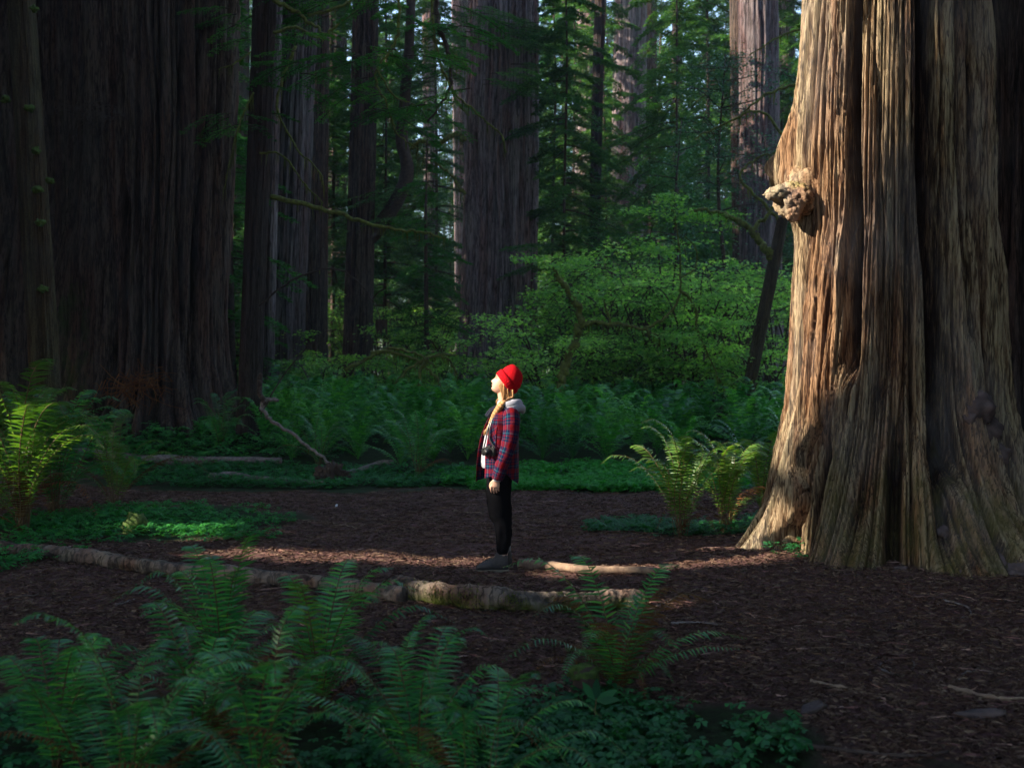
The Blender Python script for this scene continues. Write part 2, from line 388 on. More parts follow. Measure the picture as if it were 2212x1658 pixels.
trunk('trunk', GC, zs, Rs, 1300, 820, M['giant'], t, seed=11, zmax=9.0, zpow=1.15,
      roots=[(math.radians(180), .34, .25, .42), (g(1760), .35, .16, .45), (g(1850), .30, .16, .5), (g(1905), .68, .2, .42), (g(1995), .62, .16, .45),
             (g(2060), .95, .32, .42), (math.radians(-25), .45, .3, .45), (math.radians(20), .4, .3, .5), (math.radians(90), .5, .4, .5), (math.radians(140), .4, .3, .5)],
      grooves=[(g(1852), .36, .085, 1.8, 20), (g(1905), .10, .03, 1.6, 4.2), (g(2001), .38, .10, .9, 20), (g(2060), .22, .06, 2.2, 20), (g(1745), .10, .05, 1.5, 3.2), (g(1820), .06, .018, 1.2, 4.5), (g(1985), .18, .05, .25, 1.2),
               (g(1775), .07, .03, 2.5, 20), (g(1950), .06, .03, .3, 5), (g(1930), .26, .045, -.2, .9), (g(1830), .18, .04, -.2, .8), (g(2095), .25, .08, .3, 20), (g(2130), .3, .08, 0, 20)],
      A=(.06, .050, .040), freq=(4.2, 14, 44),
      moss=lambda T, Z: -.30+.42*np.exp(-((np.angle(np.exp(1j*(T-ang(1735, GC, .95))))+.2)/.35)**2)*np.exp(-((Z-3.6)/1.2)**2)+.62*(1-sstep(.3, 2.6, Z))  # moss at upper left; base term also paints in shade towards the right
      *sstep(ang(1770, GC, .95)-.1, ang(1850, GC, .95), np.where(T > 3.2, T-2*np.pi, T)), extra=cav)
def burl(px, py, Y, r, sd, mat='burl', **k):
    p = P(px, py, Y)-np.array(GC); return lump('burl', p, r, t, M[mat], sd, **k)
burl(1716, 432, 10.7, .18, 3, rough=.24, fr=2.2, squash=(1.05, 1, .95), fine=.06, n=72)
burl(1684, 418, 10.65, .10, 4, rough=.3, squash=(1.35, 1, .7))
burl(1667, 424, 10.6, .045, 14, squash=(1.2, 1, .8))
burl(1742, 402, 10.8, .19, 5, rough=.2, squash=(1, 1, 1.1))
burl(1712, 455, 10.65, .10, 8, rough=.3)
random.seed(5)
for k in range(46):
    px = random.uniform(2075, 2235); py = random.uniform(1085, 1262)
    Yb = 9.25+(1262-py)/190*1.3+random.uniform(-.1, .1)
    burl(px, py, Yb, random.uniform(.05, .13), 30+k, 'darkburl', n=24, rough=.2)
for (px, py, Yb, r) in ((2115, 880, 10.0, .13), (2135, 930, 10.1, .11), (2098, 905, 9.95, .07), (2150, 985, 10.1, .12), (2120, 1000, 10.0, .08), (1945, 1243, 9.45, .09), (2112, 1050, 9.9, .10), (2040, 1150, 9.6, .06)):
    burl(px, py, Yb, r, int(px), 'darkburl', n=30, rough=.35)

# ---- dark companion behind it
C2 = (6.35, 13.2, 0.0)
t2 = thing('redwood_tree', 'unlit dark redwood trunk at the right edge behind the sunlit giant', 'tree', C2)
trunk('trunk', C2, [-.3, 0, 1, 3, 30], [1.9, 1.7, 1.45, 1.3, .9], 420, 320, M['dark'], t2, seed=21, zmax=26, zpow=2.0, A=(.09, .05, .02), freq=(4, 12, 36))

# ---- the big dark pair on the left
def buttress(T, Z):
    d = np.angle(np.exp(1j*(T-math.radians(188)))); return np.interp(Z, [0, 2, 3.5, 5, 8, 11], [1.15, 1.05, .75, .45, .12, 0])*np.exp(-(d/.48)**2)
LC = (-7.15, 23.2, .35)
tl = thing('redwood_tree', 'huge dark redwood with ridged bark and a green mossy buttress on its left', 'tree', LC)
gl = lambda px: ang(px, LC, 1.5)
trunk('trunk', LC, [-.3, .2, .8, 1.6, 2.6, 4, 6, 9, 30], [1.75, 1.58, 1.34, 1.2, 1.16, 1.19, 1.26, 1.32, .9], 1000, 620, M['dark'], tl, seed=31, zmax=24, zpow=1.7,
      extra=buttress,
      roots=[(math.radians(-5), .6, .28, .5), (gl(300), .45, .2, .8), (gl(400), .35, .2, .7), (gl(470), .3, .2, .6), (math.radians(90), .5, .5, 1)],
      grooves=[(gl(235), .25, .05, 0, 30), (gl(262), .15, .03, .5, 30), (gl(345), .14, .03, 1, 30), (gl(300), .14, .03, 1, 30), (gl(390), .12, .03, 1.5, 30), (gl(430), .12, .025, 0, 30), (gl(470), .1, .02, .5, 30)],
      A=(.2, .10, .03), freq=(4.0, 12, 40),
      moss=lambda T, Z: -.45+.78*np.exp(-(np.angle(np.exp(1j*(T-math.radians(212))))/.42)**2)*(1-sstep(2.6, 5.5, Z))+.35*(1-sstep(0, 1.0, Z)))
LB = (-11.0, 26.5, .45)
tb = thing('redwood_tree', 'dark redwood trunk at the far left edge behind the thin mossy trunk', 'tree', LB)
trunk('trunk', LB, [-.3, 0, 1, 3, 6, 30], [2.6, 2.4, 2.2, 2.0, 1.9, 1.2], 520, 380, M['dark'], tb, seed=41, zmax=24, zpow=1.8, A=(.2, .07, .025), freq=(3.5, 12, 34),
      moss=lambda T, Z: -.45+.6*(1-sstep(.5, 4.0, Z)))
LD = (-9.1, 25.3, .4)
td = thing('redwood_tree', 'black redwood stem fused between the two big left trunks', 'tree', LD)
trunk('trunk', LD, [-.3, 0, 2, 5, 30], [1.2, 1.1, .8, .9, .8], 300, 240, M['dark'], td, seed=47, zmax=24, zpow=1.8, A=(.1, .05, .02), freq=(4, 12, 34))

def simple_tree(label, px0, py0, px1, py1, Y, r0, r1, mat, seed, zbase=None, cat='tree', nt=150, nz=200, flare=.3, A=None, name='redwood_tree', top=20, moss=None, group=None, frq=None):
    """trunk whose centre passes through two image points at depth Y"""
    a = P(px0, py0, Y); b = P(px1, py1, Y)
    sl_ = (b[0]-a[0])/(b[2]-a[2]); X0 = a[0]+sl_*(H(a[0], Y)-a[2]); z0 = H(X0, Y)
    C = (X0, Y, z0)
    tt = thing(name, label, cat, C, group=group)
    zz = [-.3, 0, .5, 1.5, 3, b[2]-z0 if b[2]-z0 > 4 else 6, top+5]
    rr = [r0*(1+flare), r0*(1+flare), r0*(1+flare*.7), r0*(1+flare*.4), r0*(1+flare*.12), (r0+r1)/2, r1]
    A = A or (r0*.055, r0*.05, r0*.022)
    trunk('trunk', C, zz, rr, nt, nz, M[mat], tt, seed=seed, zmax=top, zpow=1.4, A=A, freq=frq or (3.5, 9, 22),
          lean=([0, top], [0, sl_*top], [0, 0]), moss=moss)
    return tt, C
# thin mossy trunk with knobs, far left
tm, CM = simple_tree('thin leaning trunk with mossy knobs at the far left', 100, 850, 45, 0, 19.5, .235, .20, 'mossy', 51, name='tree', nt=160, nz=260, flare=.1, moss=lambda T, Z: np.zeros_like(Z)+.05, top=11)
for px, py in ((75, 20), (62, 235), (78, 325), (80, 410), (108, 390), (85, 480), (92, 625), (12, 215)):
    p = P(px, py, 19.25)-np.array(CM); lump('knob', p, .07, tm, M['moss'], int(py), n=20, rough=.7, squash=(1.0+.5*((px*7) % 3)/3, 1, .8))
# slim dark trunk in front of the centre-left
ts, CS = simple_tree('slim straight dark trunk with long mossy bare branches, left of centre', 538, 900, 572, 0, 21.5, .20, .215, 'slim', 61, name='conifer_tree', nt=140, nz=240, flare=.12, top=12, moss=lambda T, Z: -.35+0*Z)
# mid background redwoods
simple_tree('pale grey redwood right behind the slim dark trunk', 612, 600, 640, 0, 33, .62, .55, 'greydark', 71, nt=220)
simple_tree('dark redwood touching the right side of the pale grey one', 676, 600, 682, 0, 35, .42, .38, 'dark', 73, nt=200)
simple_tree('narrow bleached trunk between slim dark trunk and pale redwood', 582, 700, 600, 0, 30, .13, .12, 'grey', 75, nt=80)
tf, CF = simple_tree('dark redwood with a thick side limb bending up to the right', 775, 640, 790, 0, 36, .42, .33, 'dark', 77, nt=180, moss=lambda T, Z: -.4+0*Z)
mb = MB(); pth = spline([P(790, 520, 36)-CF, P(820, 490, 36)-CF, P(858, 430, 35.8)-CF, P(880, 370, 35.8)-CF, P(868, 300, 35.8)-CF, P(876, 200, 36)-CF, P(885, 80, 36)-CF, P(890, -120, 36)-CF], 60)
add_tube(mb, pth, np.interp(np.linspace(0, 1, 60), [0, .2, .5, 1], [.26, .24, .2, .14]), 24, rough=.18, nfreq=4)
put('limb', mb.mesh('limb'), M['brushwood'], tf)
tc, CC = simple_tree('broad purple grey fluted redwood in the centre background behind the woman', 1078, 640, 1088, 0, 38, 1.16, 1.06, 'grey', 81, nt=700, nz=400, flare=.48, A=(.055, .055, .022), frq=(5, 16, 40))
for i, a in enumerate([
    ('hazy redwood in the distance right of the central one', 1352, 600, 1362, 0, 56, .80, .72, 'grey', 83),
    ('dark far redwood beside the hazy distant one', 1395, 600, 1398, 0, 62, .55, .5, 'dark', 85),
    ('thin brown trunk rising out of the maple thicket', 1280, 640, 1296, 0, 44, .22, .17, 'slim', 87),
    ('distant purple grey redwood left of the sunlit giant', 1642, 500, 1636, 0, 45, .78, .72, 'greydark', 89),
    ('narrow dark trunk left against the purple grey far redwood', 1598, 500, 1592, 0, 47, .30, .27, 'dark', 91),
    ('far redwood with a sun-bleached side, left of the central one', 1000, 500, 993, 0, 60, .42, .4, 'grey', 93),
    ('tall far redwood trunk partly lit near the top centre', 1268, 400, 1272, 0, 70, .7, .65, 'grey', 95),
    ('faint thin trunk far off between the fork tree and the central redwood', 930, 600, 925, 0, 65, .35, .3, 'grey', 97),
    ('thin distant trunk near the top, between the hazy redwood and purple one', 1463, 500, 1463, 0, 66, .30, .28, 'slim', 99),
    ('distant pale trunk at the left, beyond the slim dark trunk', 520, 600, 522, 0, 50, .35, .3, 'dark', 101),
    ('small dark trunk among the hanging boughs right of the purple redwood', 1705, 500, 1700, 0, 52, .35, .3, 'grey', 103),
    ('distant dark trunk showing between the pale redwood and the fork tree', 725, 600, 728, 0, 58, .5, .45, 'slim', 105)]):
    simple_tree(*a, nt=140, nz=120, top=30)

# leaning mossy broadleaf at right
tr_, CR = simple_tree('leaning mossy tree with crooked branches just left of the giant', 1648, 690, 1692, 470, 24, .13, .09, 'mossy', 107, name='broadleaf_tree', nt=70, nz=120, flare=.1, top=4.6, moss=lambda T, Z: .05+0*Z)

# ---- branches with hanging moss
def moss_strands(mb, path, dens, ln, rnd, wd=.008):
    n = int(dens)
    for _ in range(n):
        k = rnd.uniform(0, len(path)-1.01); i = int(k); p = path[i]+(path[i+1]-path[i])*(k-i)
        L = ln*rnd.uniform(.2, 1)**1.5; w_ = wd*rnd.uniform(.5, 1.4); a = rnd.uniform(0, 3.14)
        d = np.array([math.cos(a), math.sin(a), 0])*w_; off = np.array([rnd.uniform(-.05, .05), rnd.uniform(-.05, .05), 0])*L*2
        mb.add([p-d, p+d, p+off*.6+d*.7-[0, 0, L*.6], p+off*.6-d*.7-[0, 0, L*.6], p+off-[0, 0, L]], [[0, 1, 2, 3]])
        mb.F.setdefault(3, []).append(np.array([[mb.n-2, mb.n-3, mb.n-1]]))
def mossy_branch(parent, C, pts, Y, r0, r1, seed, moss=60, ln=.35, name='branch', mat='mossbranch', dY=0):
    rnd = random.Random(seed); n = max(14, len(pts)*9)
    Ys = np.linspace(Y, Y+dY, len(pts))
    pth = spline([P(x, y, yy)-np.array(C) for (x, y), yy in zip(pts, Ys)], n)
    jit = np.stack([noise(np.arange(n)*.6, 0, seed, 1), noise(np.arange(n)*.6, 0, seed, 2), noise(np.arange(n)*.6, 0, seed, 3)], 1)*r0*.7
    jit[0] = 0; pth = pth+jit
    mb = MB(); add_tube(mb, pth, np.linspace(r0, r1, n), 9, rough=.35, seed=seed, nfreq=14)
    b = put(name, mb.mesh(name), M[mat], parent)
    if moss:
        m2 = MB(); moss_strands(m2, pth, moss, ln, rnd); put('moss', m2.mesh('moss', False), M['mosshang'], b, kind='stuff')
    return b, pth
BR = [([(585, 425), (700, 452), (800, 484), (880, 498), (930, 502), (962, 515)], 21.4, .05, .014, 90, .3),
      ([(592, 0), (640, 28), (672, 50), (702, 72)], 21.2, .05, .02, 30, .2),
      ([(665, 33), (730, 15), (800, -20), (850, -60)], 21.2, .035, .015, 40, .25),
      ([(590, 70), (640, 60), (690, 80), (720, 60), (760, 30), (820, -30)], 20.6, .03, .012, 40, .2),
      ([(858, -60), (862, 20), (858, 80), (838, 118), (812, 150), (818, 190), (835, 225), (850, 270), (870, 300), (905, 320)], 20, .03, .01, 60, .3),
      ([(815, 150), (850, 205), (890, 225), (930, 235)], 20, .02, .008, 40, .25),
      ([(940, -60), (945, 40), (965, 100), (975, 160), (968, 200), (925, 262)], 20.3, .05, .02, 50, .35),
      ([(930, -60), (940, 90), (975, 190), (1025, 240), (1080, 290), (1095, 330)], 20.3, .028, .01, 80, .3),
      ([(640, 100), (610, 170), (600, 240), (640, 320), (690, 370), (698, 400)], 21, .03, .01, 60, .35),
      ([(560, 330), (610, 335), (660, 400), (700, 440)], 21, .022, .008, 50, .3),
      ([(548, 200), (520, 260), (500, 330), (480, 420)], 21.3, .02, .006, 70, .5),
      ([(545, 110), (500, 140), (470, 150)], 21.6, .02, .008, 20, .3),
      ([(560, 660), (620, 612), (672, 588), (720, 580), (765, 600), (800, 640), (822, 690)], 21.2, .022, .008, 8, .12),
      ([(560, 900), (620, 800), (700, 720), (745, 715)], 21.1, .018, .006, 6, .1)]
for i, (pts, Y, r0, r1, ms, ln) in enumerate(BR):
    mossy_branch(ts, CS, pts, Y, r0, r1, 200+i, ms, ln, mat='mossbranch' if i not in (12, 13, 6) else 'brushwood')
mb = MB(); rnd = random.Random(9)
pt = [P(812+i*3, 690, 21.2)-np.array(CS) for i in range(9)]
moss_strands(mb, pt, 160, .38, rnd, .012); put('dead_clump', mb.mesh('dead_clump', False), M['brushwood'], ts)
for i, (pts, r0, r1, ms) in enumerate([([(1675, 560), (1640, 520), (1600, 480), (1560, 462), (1500, 452)], .09, .03, 60), ([(1620, 500), (1650, 470), (1668, 450), (1690, 430)], .05, .02, 30),
      ([(1690, 480), (1640, 430), (1600, 380), (1640, 340), (1690, 330)], .04, .015, 50), ([(1690, 460), (1720, 400), (1745, 300)], .06, .03, 20),
      ([(1700, 300), (1640, 240), (1560, 270), (1500, 300)], .035, .012, 50), ([(1740, 180), (1690, 190), (1640, 215), (1600, 250)], .04, .015, 40), ([(1745, 60), (1680, 80), (1620, 120)], .03, .01, 30)]):
    mossy_branch(tr_, CR, pts, 24, r0, r1, 240+i, ms, .3)
# boughs on the central redwood and the fork tree
for i, (pts, r0, r1, ms) in enumerate([([(1005, 300), (980, 290), (940, 310), (905, 305), (880, 330)], .09, .05, 120), ([(1005, 420), (975, 380), (940, 350), (900, 340)], .06, .03, 120),
      ([(1010, 150), (975, 110), (940, 85), (900, 70)], .08, .04, 60), ([(1012, 250), (985, 215), (975, 165), (985, 120)], .05, .03, 40)]):
    mossy_branch(tc, CC, pts, 37, r0, r1, 260+i, ms, .9)

# ------------------------------------------------------------------ foliage makers
def quads(c, ax, sd, L, W):
    """leaf blades: kite of 4 points; c,ax,sd (n,3)"""
    V = np.stack([c, c+ax*(L*.45)[:, None]+sd*(W*.5)[:, None], c+ax*L[:, None], c+ax*(L*.45)[:, None]-sd*(W*.5)[:, None]], 1)
    n = len(c); return V.reshape(-1, 3), np.arange(4*n).reshape(n, 4)
def unit(v): return v/(np.linalg.norm(v, axis=-1, keepdims=True)+1e-9)
def bough(R, org, az, ln, droop, dens=1., leaf=(.11, .034), up=.0):
    """one flat conifer bough: centre line, side twigs and their blades"""
    ns = max(6, int(ln*7*dens)); t = np.linspace(.12, 1, ns)
    d = np.array([math.cos(az), math.sin(az), 0]); sd = np.array([-math.sin(az), math.cos(az), 0])
    def cl(t): return org+np.multiply.outer(t*ln, d)+np.multiply.outer(up*t*ln-droop*ln*t**1.8, [0, 0, 1])
    cen = cl(t); A = []; B = []; Cc = []
    for sg in (-1, 1):
        tl_ = ln*.38*(1-t*.75)*R.uniform(.6, 1.15, ns)
        m = 9; u = np.linspace(.08, 1, m)
        dd = unit(d*.75+sd*sg*.8+np.array([0, 0, -.12])+R.normal(0, .12, (ns, 3)))
        base = cen[:, None]+dd[:, None]*(tl_[:, None]*u)[..., None]; base[..., 2] -= (tl_[:, None]*u**2)*.3
        base = base.reshape(-1, 3); dr = np.repeat(dd, m, 0)
        for s2 in (-1, 1):
            side = unit(np.cross(dr, [0, 0, 1])*s2)
            a = unit(dr*.55+side*.8+R.normal(0, .18, base.shape)); A.append(a); B.append(unit(np.cross(a, [0, 0, 1.])+R.normal(0, .35, a.shape))); Cc.append(base)
    c = np.vstack(Cc); a = np.vstack(A); b = np.vstack(B); n = len(c)
    return c, a, b, leaf[0]*R.uniform(.6, 1.25, n), leaf[1]*R.uniform(.7, 1.3, n), cl(np.linspace(0, 1, 8))
def conifer(name, label, seed, h, ln, nb, z0, mat, trunk_r=.13, dens=1., leaf=(.12, .04), drp=.35, sink=None):
    R = np.random.RandomState(seed); rt = sink or thing(name, label, 'tree')
    mb = MB(); add_tube(mb, spline([(0, 0, -.2), (.1, .05, h*.4), (0, .1, h*.75), (.1, 0, h)], 30), np.linspace(trunk_r, .02, 30), 10, rough=.15, nfreq=5)
    put('trunk', mb.mesh('trunk'), M['brushwood'], rt)
    L = [[] for _ in range(5)]; mw = MB()
    for i in range(nb):
        z = z0+(h-z0)*(i/nb)**1.0; az = R.uniform(0, 6.28); k = 1-((z-z0)/(h-z0))**1.3
        l = ln*(.25+.75*k)*R.uniform(.6, 1.1)
        c, a, b, le, wi, pth = bough(R, np.array([0, 0, z]), az, l, R.uniform(drp*.6, drp*1.5), dens, leaf, R.uniform(0, .15))
        for q, v in zip(L, (c, a, b, le, wi)): q.append(v)
        add_tube(mw, pth, np.linspace(.025, .005, 8)*l/2, 4, caps=False)
    V, Fq = quads(*[np.concatenate(q) for q in L])
    cr = put('crown', new_mesh('crown', V, Fq, smooth=False), M[mat], rt)
    put('branches', mw.mesh('branches'), M['brushwood'], cr)
    return rt
def leafy(R, path, rad, n, size, flat=.25):
    """leaves scattered in layers about a branch line"""
    k = R.uniform(.25, len(path)-1.01, n); i = k.astype(int); p = path[i]+(path[i+1]-path[i])*(k-i)[:, None]
    o = R.normal(0, 1, (n, 3))*rad*np.array([1, 1, flat]); c = p+o
    a = unit(o*np.array([1, 1, .2])+R.normal(0, .35, (n, 3))*rad+np.array([0, 0, -.02])); b = unit(np.cross(a, np.array([0, -.25, 1.])+R.normal(0, .42, (n, 3))))
    return c, a, b, size*R.uniform(.6, 1.25, n), size*.8*R.uniform(.7, 1.2, n)
def star_leaves(c, a, b, L, W):
    """maple-like blade with three points"""
    q = lambda x, y: c+a*(L*x)[:, None]+b*(W*y)[:, None]
    V = np.stack([q(0, 0), q(.35, .62), q(.45, .22), q(1, 0), q(.45, -.22), q(.35, -.62)], 1); n = len(c)
    return V.reshape(-1, 3), np.arange(6*n).reshape(n, 6)
# ------------------------------------------------------------------ the woman
def m_plaid(name, ou, ov):
    m, n, b, out = mat_new(name)
    uv = N(n, 'UVMap'); sp_ = N(n, 'SeparateXYZ'); n.links.new(uv.outputs[0], sp_.inputs[0])
    def stripes(o, off):
        mul = N(n, 'Math', operation='MULTIPLY_ADD'); n.links.new(o, mul.inputs[0]); mul.inputs[1].default_value = 1/.125; mul.inputs[2].default_value = off
        fr = N(n, 'Math', operation='FRACT'); n.links.new(mul.outputs[0], fr.inputs[0])
        r1 = N(n, 'ValToRGB'); r1.color_ramp.interpolation = 'CONSTANT'; e = r1.color_ramp.elements
        R0, Nv, Tl, Gd = (.14, .004, .008, 1), (.005, .008, .034, 1), (.012, .08, .11, 1), (.26, .05, .03, 1)
        st = [(0, R0), (.26, Nv), (.42, Tl), (.48, Nv), (.58, R0), (.64, Nv), (.80, Gd), (.82, Nv), (.95, R0)]
        while len(e) < len(st): e.new(.5)
        for i, (p_, c_) in enumerate(st): e[i].position = p_; e[i].color = c_
        n.links.new(fr.outputs[0], r1.inputs[0]); return r1.outputs[0]
    c = mixc(n, .5, stripes(sp_.outputs[0], ou), stripes(sp_.outputs[1], ov))
    n.links.new(c, b.inputs['Base Color']); b.inputs['Roughness'].default_value = .9; b.inputs['Specular IOR Level'].default_value = .1
    bump(n, b, texn(n, 30, None, 4), .5, .01); return m
PM = {'skin': m_plain('skin', (.52, .29, .21), .5, (.56, .33, .24), 14, .35), 'hat': m_plain('red_knit', (.40, .005, .010), .95, (.50, .008, .014), 90, .05, .6), 'hood': m_plain('grey_hoodie', (.28, .28, .33), .95, (.34, .34, .39), 40, .1, .3),
      'pants': m_plain('black_cloth', (.004, .004, .005), .98, (.007, .007, .009), 30, .02, .4), 'boot': m_plain('grey_boot', (.035, .034, .038), .7, (.065, .055, .055), 24, .3, .4), 'sole': m_plain('boot_sole', (.16, .13, .10), .9),
      'hair': m_plain('hair', (.26, .11, .035), .5, (.50, .27, .10), 60, .4, .9, (1, 1, .12)), 'blackp': m_plain('black_plastic', (.012, .012, .014), .35, spec=.5), 'lens': m_plain('lens_glass', (.02, .02, .03), .08, spec=.8),
      'brow': m_plain('brow', (.25, .13, .07), .8), 'lip': m_plain('lips', (.60, .22, .20), .45), 'eye': m_plain('eye', (.55, .55, .55), .2), 'iris': m_plain('iris', (.05, .07, .08), .1), 'collar': m_plain('navy_collar', (.012, .015, .03), .9),
      'plaid': m_plaid('plaid', .0, .1), 'plaid2': m_plaid('plaid_sleeve', .3, .55), 'metal': m_plain('metal', (.6, .6, .6), .3, metal=1), 'sock': m_plain('sock', (.2, .2, .2), .95)}
PX, PZ = G(1080, 1231)[[0, 1]], G(1080, 1231)[2]
PO = np.array([PX[0], PX[1], PZ])
W = thing('person', 'woman in red beanie and plaid shirt jacket standing in profile, gazing up to the left', 'person', PO)
def cz(cx, cyp): return (cx-470)/778.6, (1468-cyp)/778.6   # crop pixel -> local x,z
hc = np.array([.030, 1.635]); fv = np.array([-.938, .347]); uv_ = np.array([.347, .938])
def head_pt(f, y, u): return np.stack([hc[0]+f*fv[0]+u*uv_[0], y+0*f, hc[1]+f*fv[1]+u*uv_[1]], -1)
sk = MB()
us = np.concatenate([[-.107], np.linspace(-.103, .10, 62), [.108, .113]]); ph = np.linspace(0, 2*np.pi, 72, endpoint=False)
U, PHI = np.meshgrid(us, ph, indexing='ij')
Ff = np.interp(U, [-.107, -.100, -.090, -.078, -.068, -.060, -.053, -.047, -.036, -.020, 0, .018, .03, .05, .08, .1, .113], [.035, .062, .077, .082, .077, .083, .080, .084, .082, .081, .079, .077, .082, .081, .068, .045, .005])
Bb = np.interp(U, [-.107, -.08, -.05, 0, .04, .08, .1, .113], [.01, .045, .075, .095, .098, .085, .06, .005])
Wd = np.interp(U, [-.107, -.095, -.08, -.06, -.03, 0, .03, .06, .09, .113], [.018, .036, .048, .058, .066, .070, .072, .069, .055, .005])
cph, sph = np.cos(PHI), np.sin(PHI)
pw = .88
f_ = np.where(cph > 0, Ff, Bb)*np.sign(cph)*np.abs(cph)**pw; y_ = Wd*np.sign(sph)*np.abs(sph)**pw
fr_ = np.clip(cph, 0, 1)
nose = np.interp(U, [-.045, -.036, -.024, -.012, .005, .02, .03], [0, .010, .026, .019, .010, .003, 0])
f_ = f_+nose*np.exp(-(y_/.0105)**2)*fr_
f_ = f_-.011*fr_*np.exp(-((np.abs(y_)-.031)/.015)**2-((U-.010)/.013)**2)
f_ = f_+.004*fr_*np.exp(-((np.abs(y_)-.035)/.02)**2-((U+.018)/.02)**2)
hV = head_pt(f_, y_, U).reshape(-1, 3); nph_ = len(ph); m_h = len(hV); lastr = (len(us)-1)*nph_
hV = np.vstack([hV, hV[:nph_].mean(0), hV[lastr:].mean(0)]); n0 = sk.n; sk.add(hV, grid_faces(len(us), nph_)); jj = np.arange(nph_); j2_ = (jj+1) % nph_
sk.F.setdefault(3, []).append(np.vstack([np.stack([j2_, jj, jj*0+m_h], 1), np.stack([lastr+jj, lastr+j2_, jj*0+m_h+1], 1)])+n0)
for sg in (-1, 1):   # ears
    add_tube(sk, [head_pt(np.array(-.004), sg*.066, np.array(-.03)), head_pt(np.array(-.008), sg*.074, np.array(-.005)), head_pt(np.array(-.012), sg*.072, np.array(.022))], [[.010, .006], [.016, .008], [.009, .005]], 10)
add_tube(sk, spline([(.035, 0, 1.60), (.030, 0, 1.53), (.045, 0, 1.46), (.06, 0, 1.38)], 14), np.interp(np.linspace(0, 1, 14), [0, .4, .7, 1], [.052, .050, .055, .09]), 24, ref=(0, 1, 0))
add_tube(sk, spline([(.06, 0, 1.42), (.03, 0, 1.3), (0, 0, 1.15), (0, 0, 1.0), (.0, 0, .85)], 16), [[a_, b_] for a_, b_ in zip(np.interp(np.linspace(0, 1, 16), [0, .1, .5, 1], [.10, .16, .13, .16]), np.interp(np.linspace(0, 1, 16), [0, .3, .6, 1], [.06, .10, .09, .11]))], 28, ref=(0, 1, 0))
LEG = {}
for sg in (-1, 1):
    LEG[sg] = [(0, sg*.08, .92), (.0, sg*.085, .5), (.035, sg*.088, .3), (.025, sg*.088, .14), (.015, sg*.088, .07)]
    add_tube(sk, spline(LEG[sg], 20), np.interp(np.linspace(0, 1, 20), [0, .5, .7, 1], [.08, .05, .042, .028]), 16)
    xs = -.0
    arm = [(.10, sg*.155, 1.375), (.095, sg*.205, 1.25), (.075, sg*.225, 1.10), (.02, sg*.222, .95), (-.022, sg*.205, .825)]
    add_tube(sk, spline(arm, 22), np.interp(np.linspace(0, 1, 22), [0, .4, .55, 1], [.055, .043, .038, .025]), 16)
    wr = np.array([-.022, sg*.205, .825])
    add_tube(sk, spline([wr, wr+[-.010, 0, -.03], wr+[-.015, 0, -.06], wr+[-.018, 0, -.085]], 8), [[.016, .024], [.015, .027], [.015, .030], [.014, .033], [.0135, .036], [.013, .037], [.0125, .037], [.011, .034]], 14, ref=(0, 1, 0))
    for j, (dx, ln_, cu) in enumerate(((-.036, .060, .028), (-.013, .067, .030), (.010, .063, .030), (.030, .050, .028))):
        b0 = wr+np.array([-.016+dx*.95, 0, -.078+abs(dx)*.12]); 
        add_tube(sk, spline([b0, b0+[-.003, -sg*cu*.25, -ln_*.42], b0+[0, -sg*cu*.8, -ln_*.78], b0+[.002, -sg*cu*1.5, -ln_*.95]], 9), np.linspace(.0088, .0066, 9), 10)
    b0 = wr+np.array([-.038, 0, -.035]); add_tube(sk, spline([b0, b0+[-.018, -sg*.010, -.020], b0+[-.022, -sg*.016, -.042], b0+[-.020, -sg*.018, -.058]], 8), np.linspace(.0115, .0075, 8), 10)
rawm = sk.mesh('body'); bo = bpy.data.objects.new('body', rawm); col.objects.link(bo)
md = bo.modifiers.new('r', 'REMESH'); md.mode = 'VOXEL'; md.voxel_size = .0036
ms_ = bo.modifiers.new('s', 'SMOOTH'); ms_.iterations = 2; ms_.factor = .5
bpy.context.view_layer.update(); dg = bpy.context.evaluated_depsgraph_get(); bm_ = bpy.data.meshes.new_from_object(bo.evaluated_get(dg))
bpy.data.objects.remove(bo); bm_.materials.clear(); bm_.polygons.foreach_set('use_smooth', np.ones(len(bm_.polygons), bool)); put('body', bm_, PM['skin'], W)
def small(name, pts, rad, mat, par=W, n=8, ref=(0, 1, 0)):
    mb = MB(); add_tube(mb, np.array([np.ravel(p) for p in pts]), rad, n, ref=ref); return put(name, mb.mesh(name), PM[mat], par)
hp = lambda f, y, u: head_pt(np.array(float(f)), np.array(float(y)), np.array(float(u)))
for sg in (-1, 1):
    e = lump('eye', hp(.066, sg*.031, .008), .0105, W, PM['eye'], 1, n=16, rough=0, fine=0, squash=(.7, 1, .62)); lump('iris', hp(.0725, sg*.031, .010), .0052, e, PM['iris'], 1, n=12, rough=0, fine=0)
    small('eyelid', spline([hp(.066, sg*.019, .011), hp(.0765, sg*.031, .017), hp(.064, sg*.046, .012)], 8), [[.0022, .0022]]*8, 'brow')
    small('eyebrow', spline([hp(.081, sg*.014, .030), hp(.0785, sg*.032, .035), hp(.064, sg*.050, .031)], 8), [[.0022, .0035]]*8, 'brow')
small('lips', spline([hp(.071, -.023, -.0545), hp(.0835, -.010, -.054), hp(.0865, 0, -.0535), hp(.0835, .010, -.054), hp(.071, .023, -.0545)], 12), [[.003, .004]]*12, 'lip')

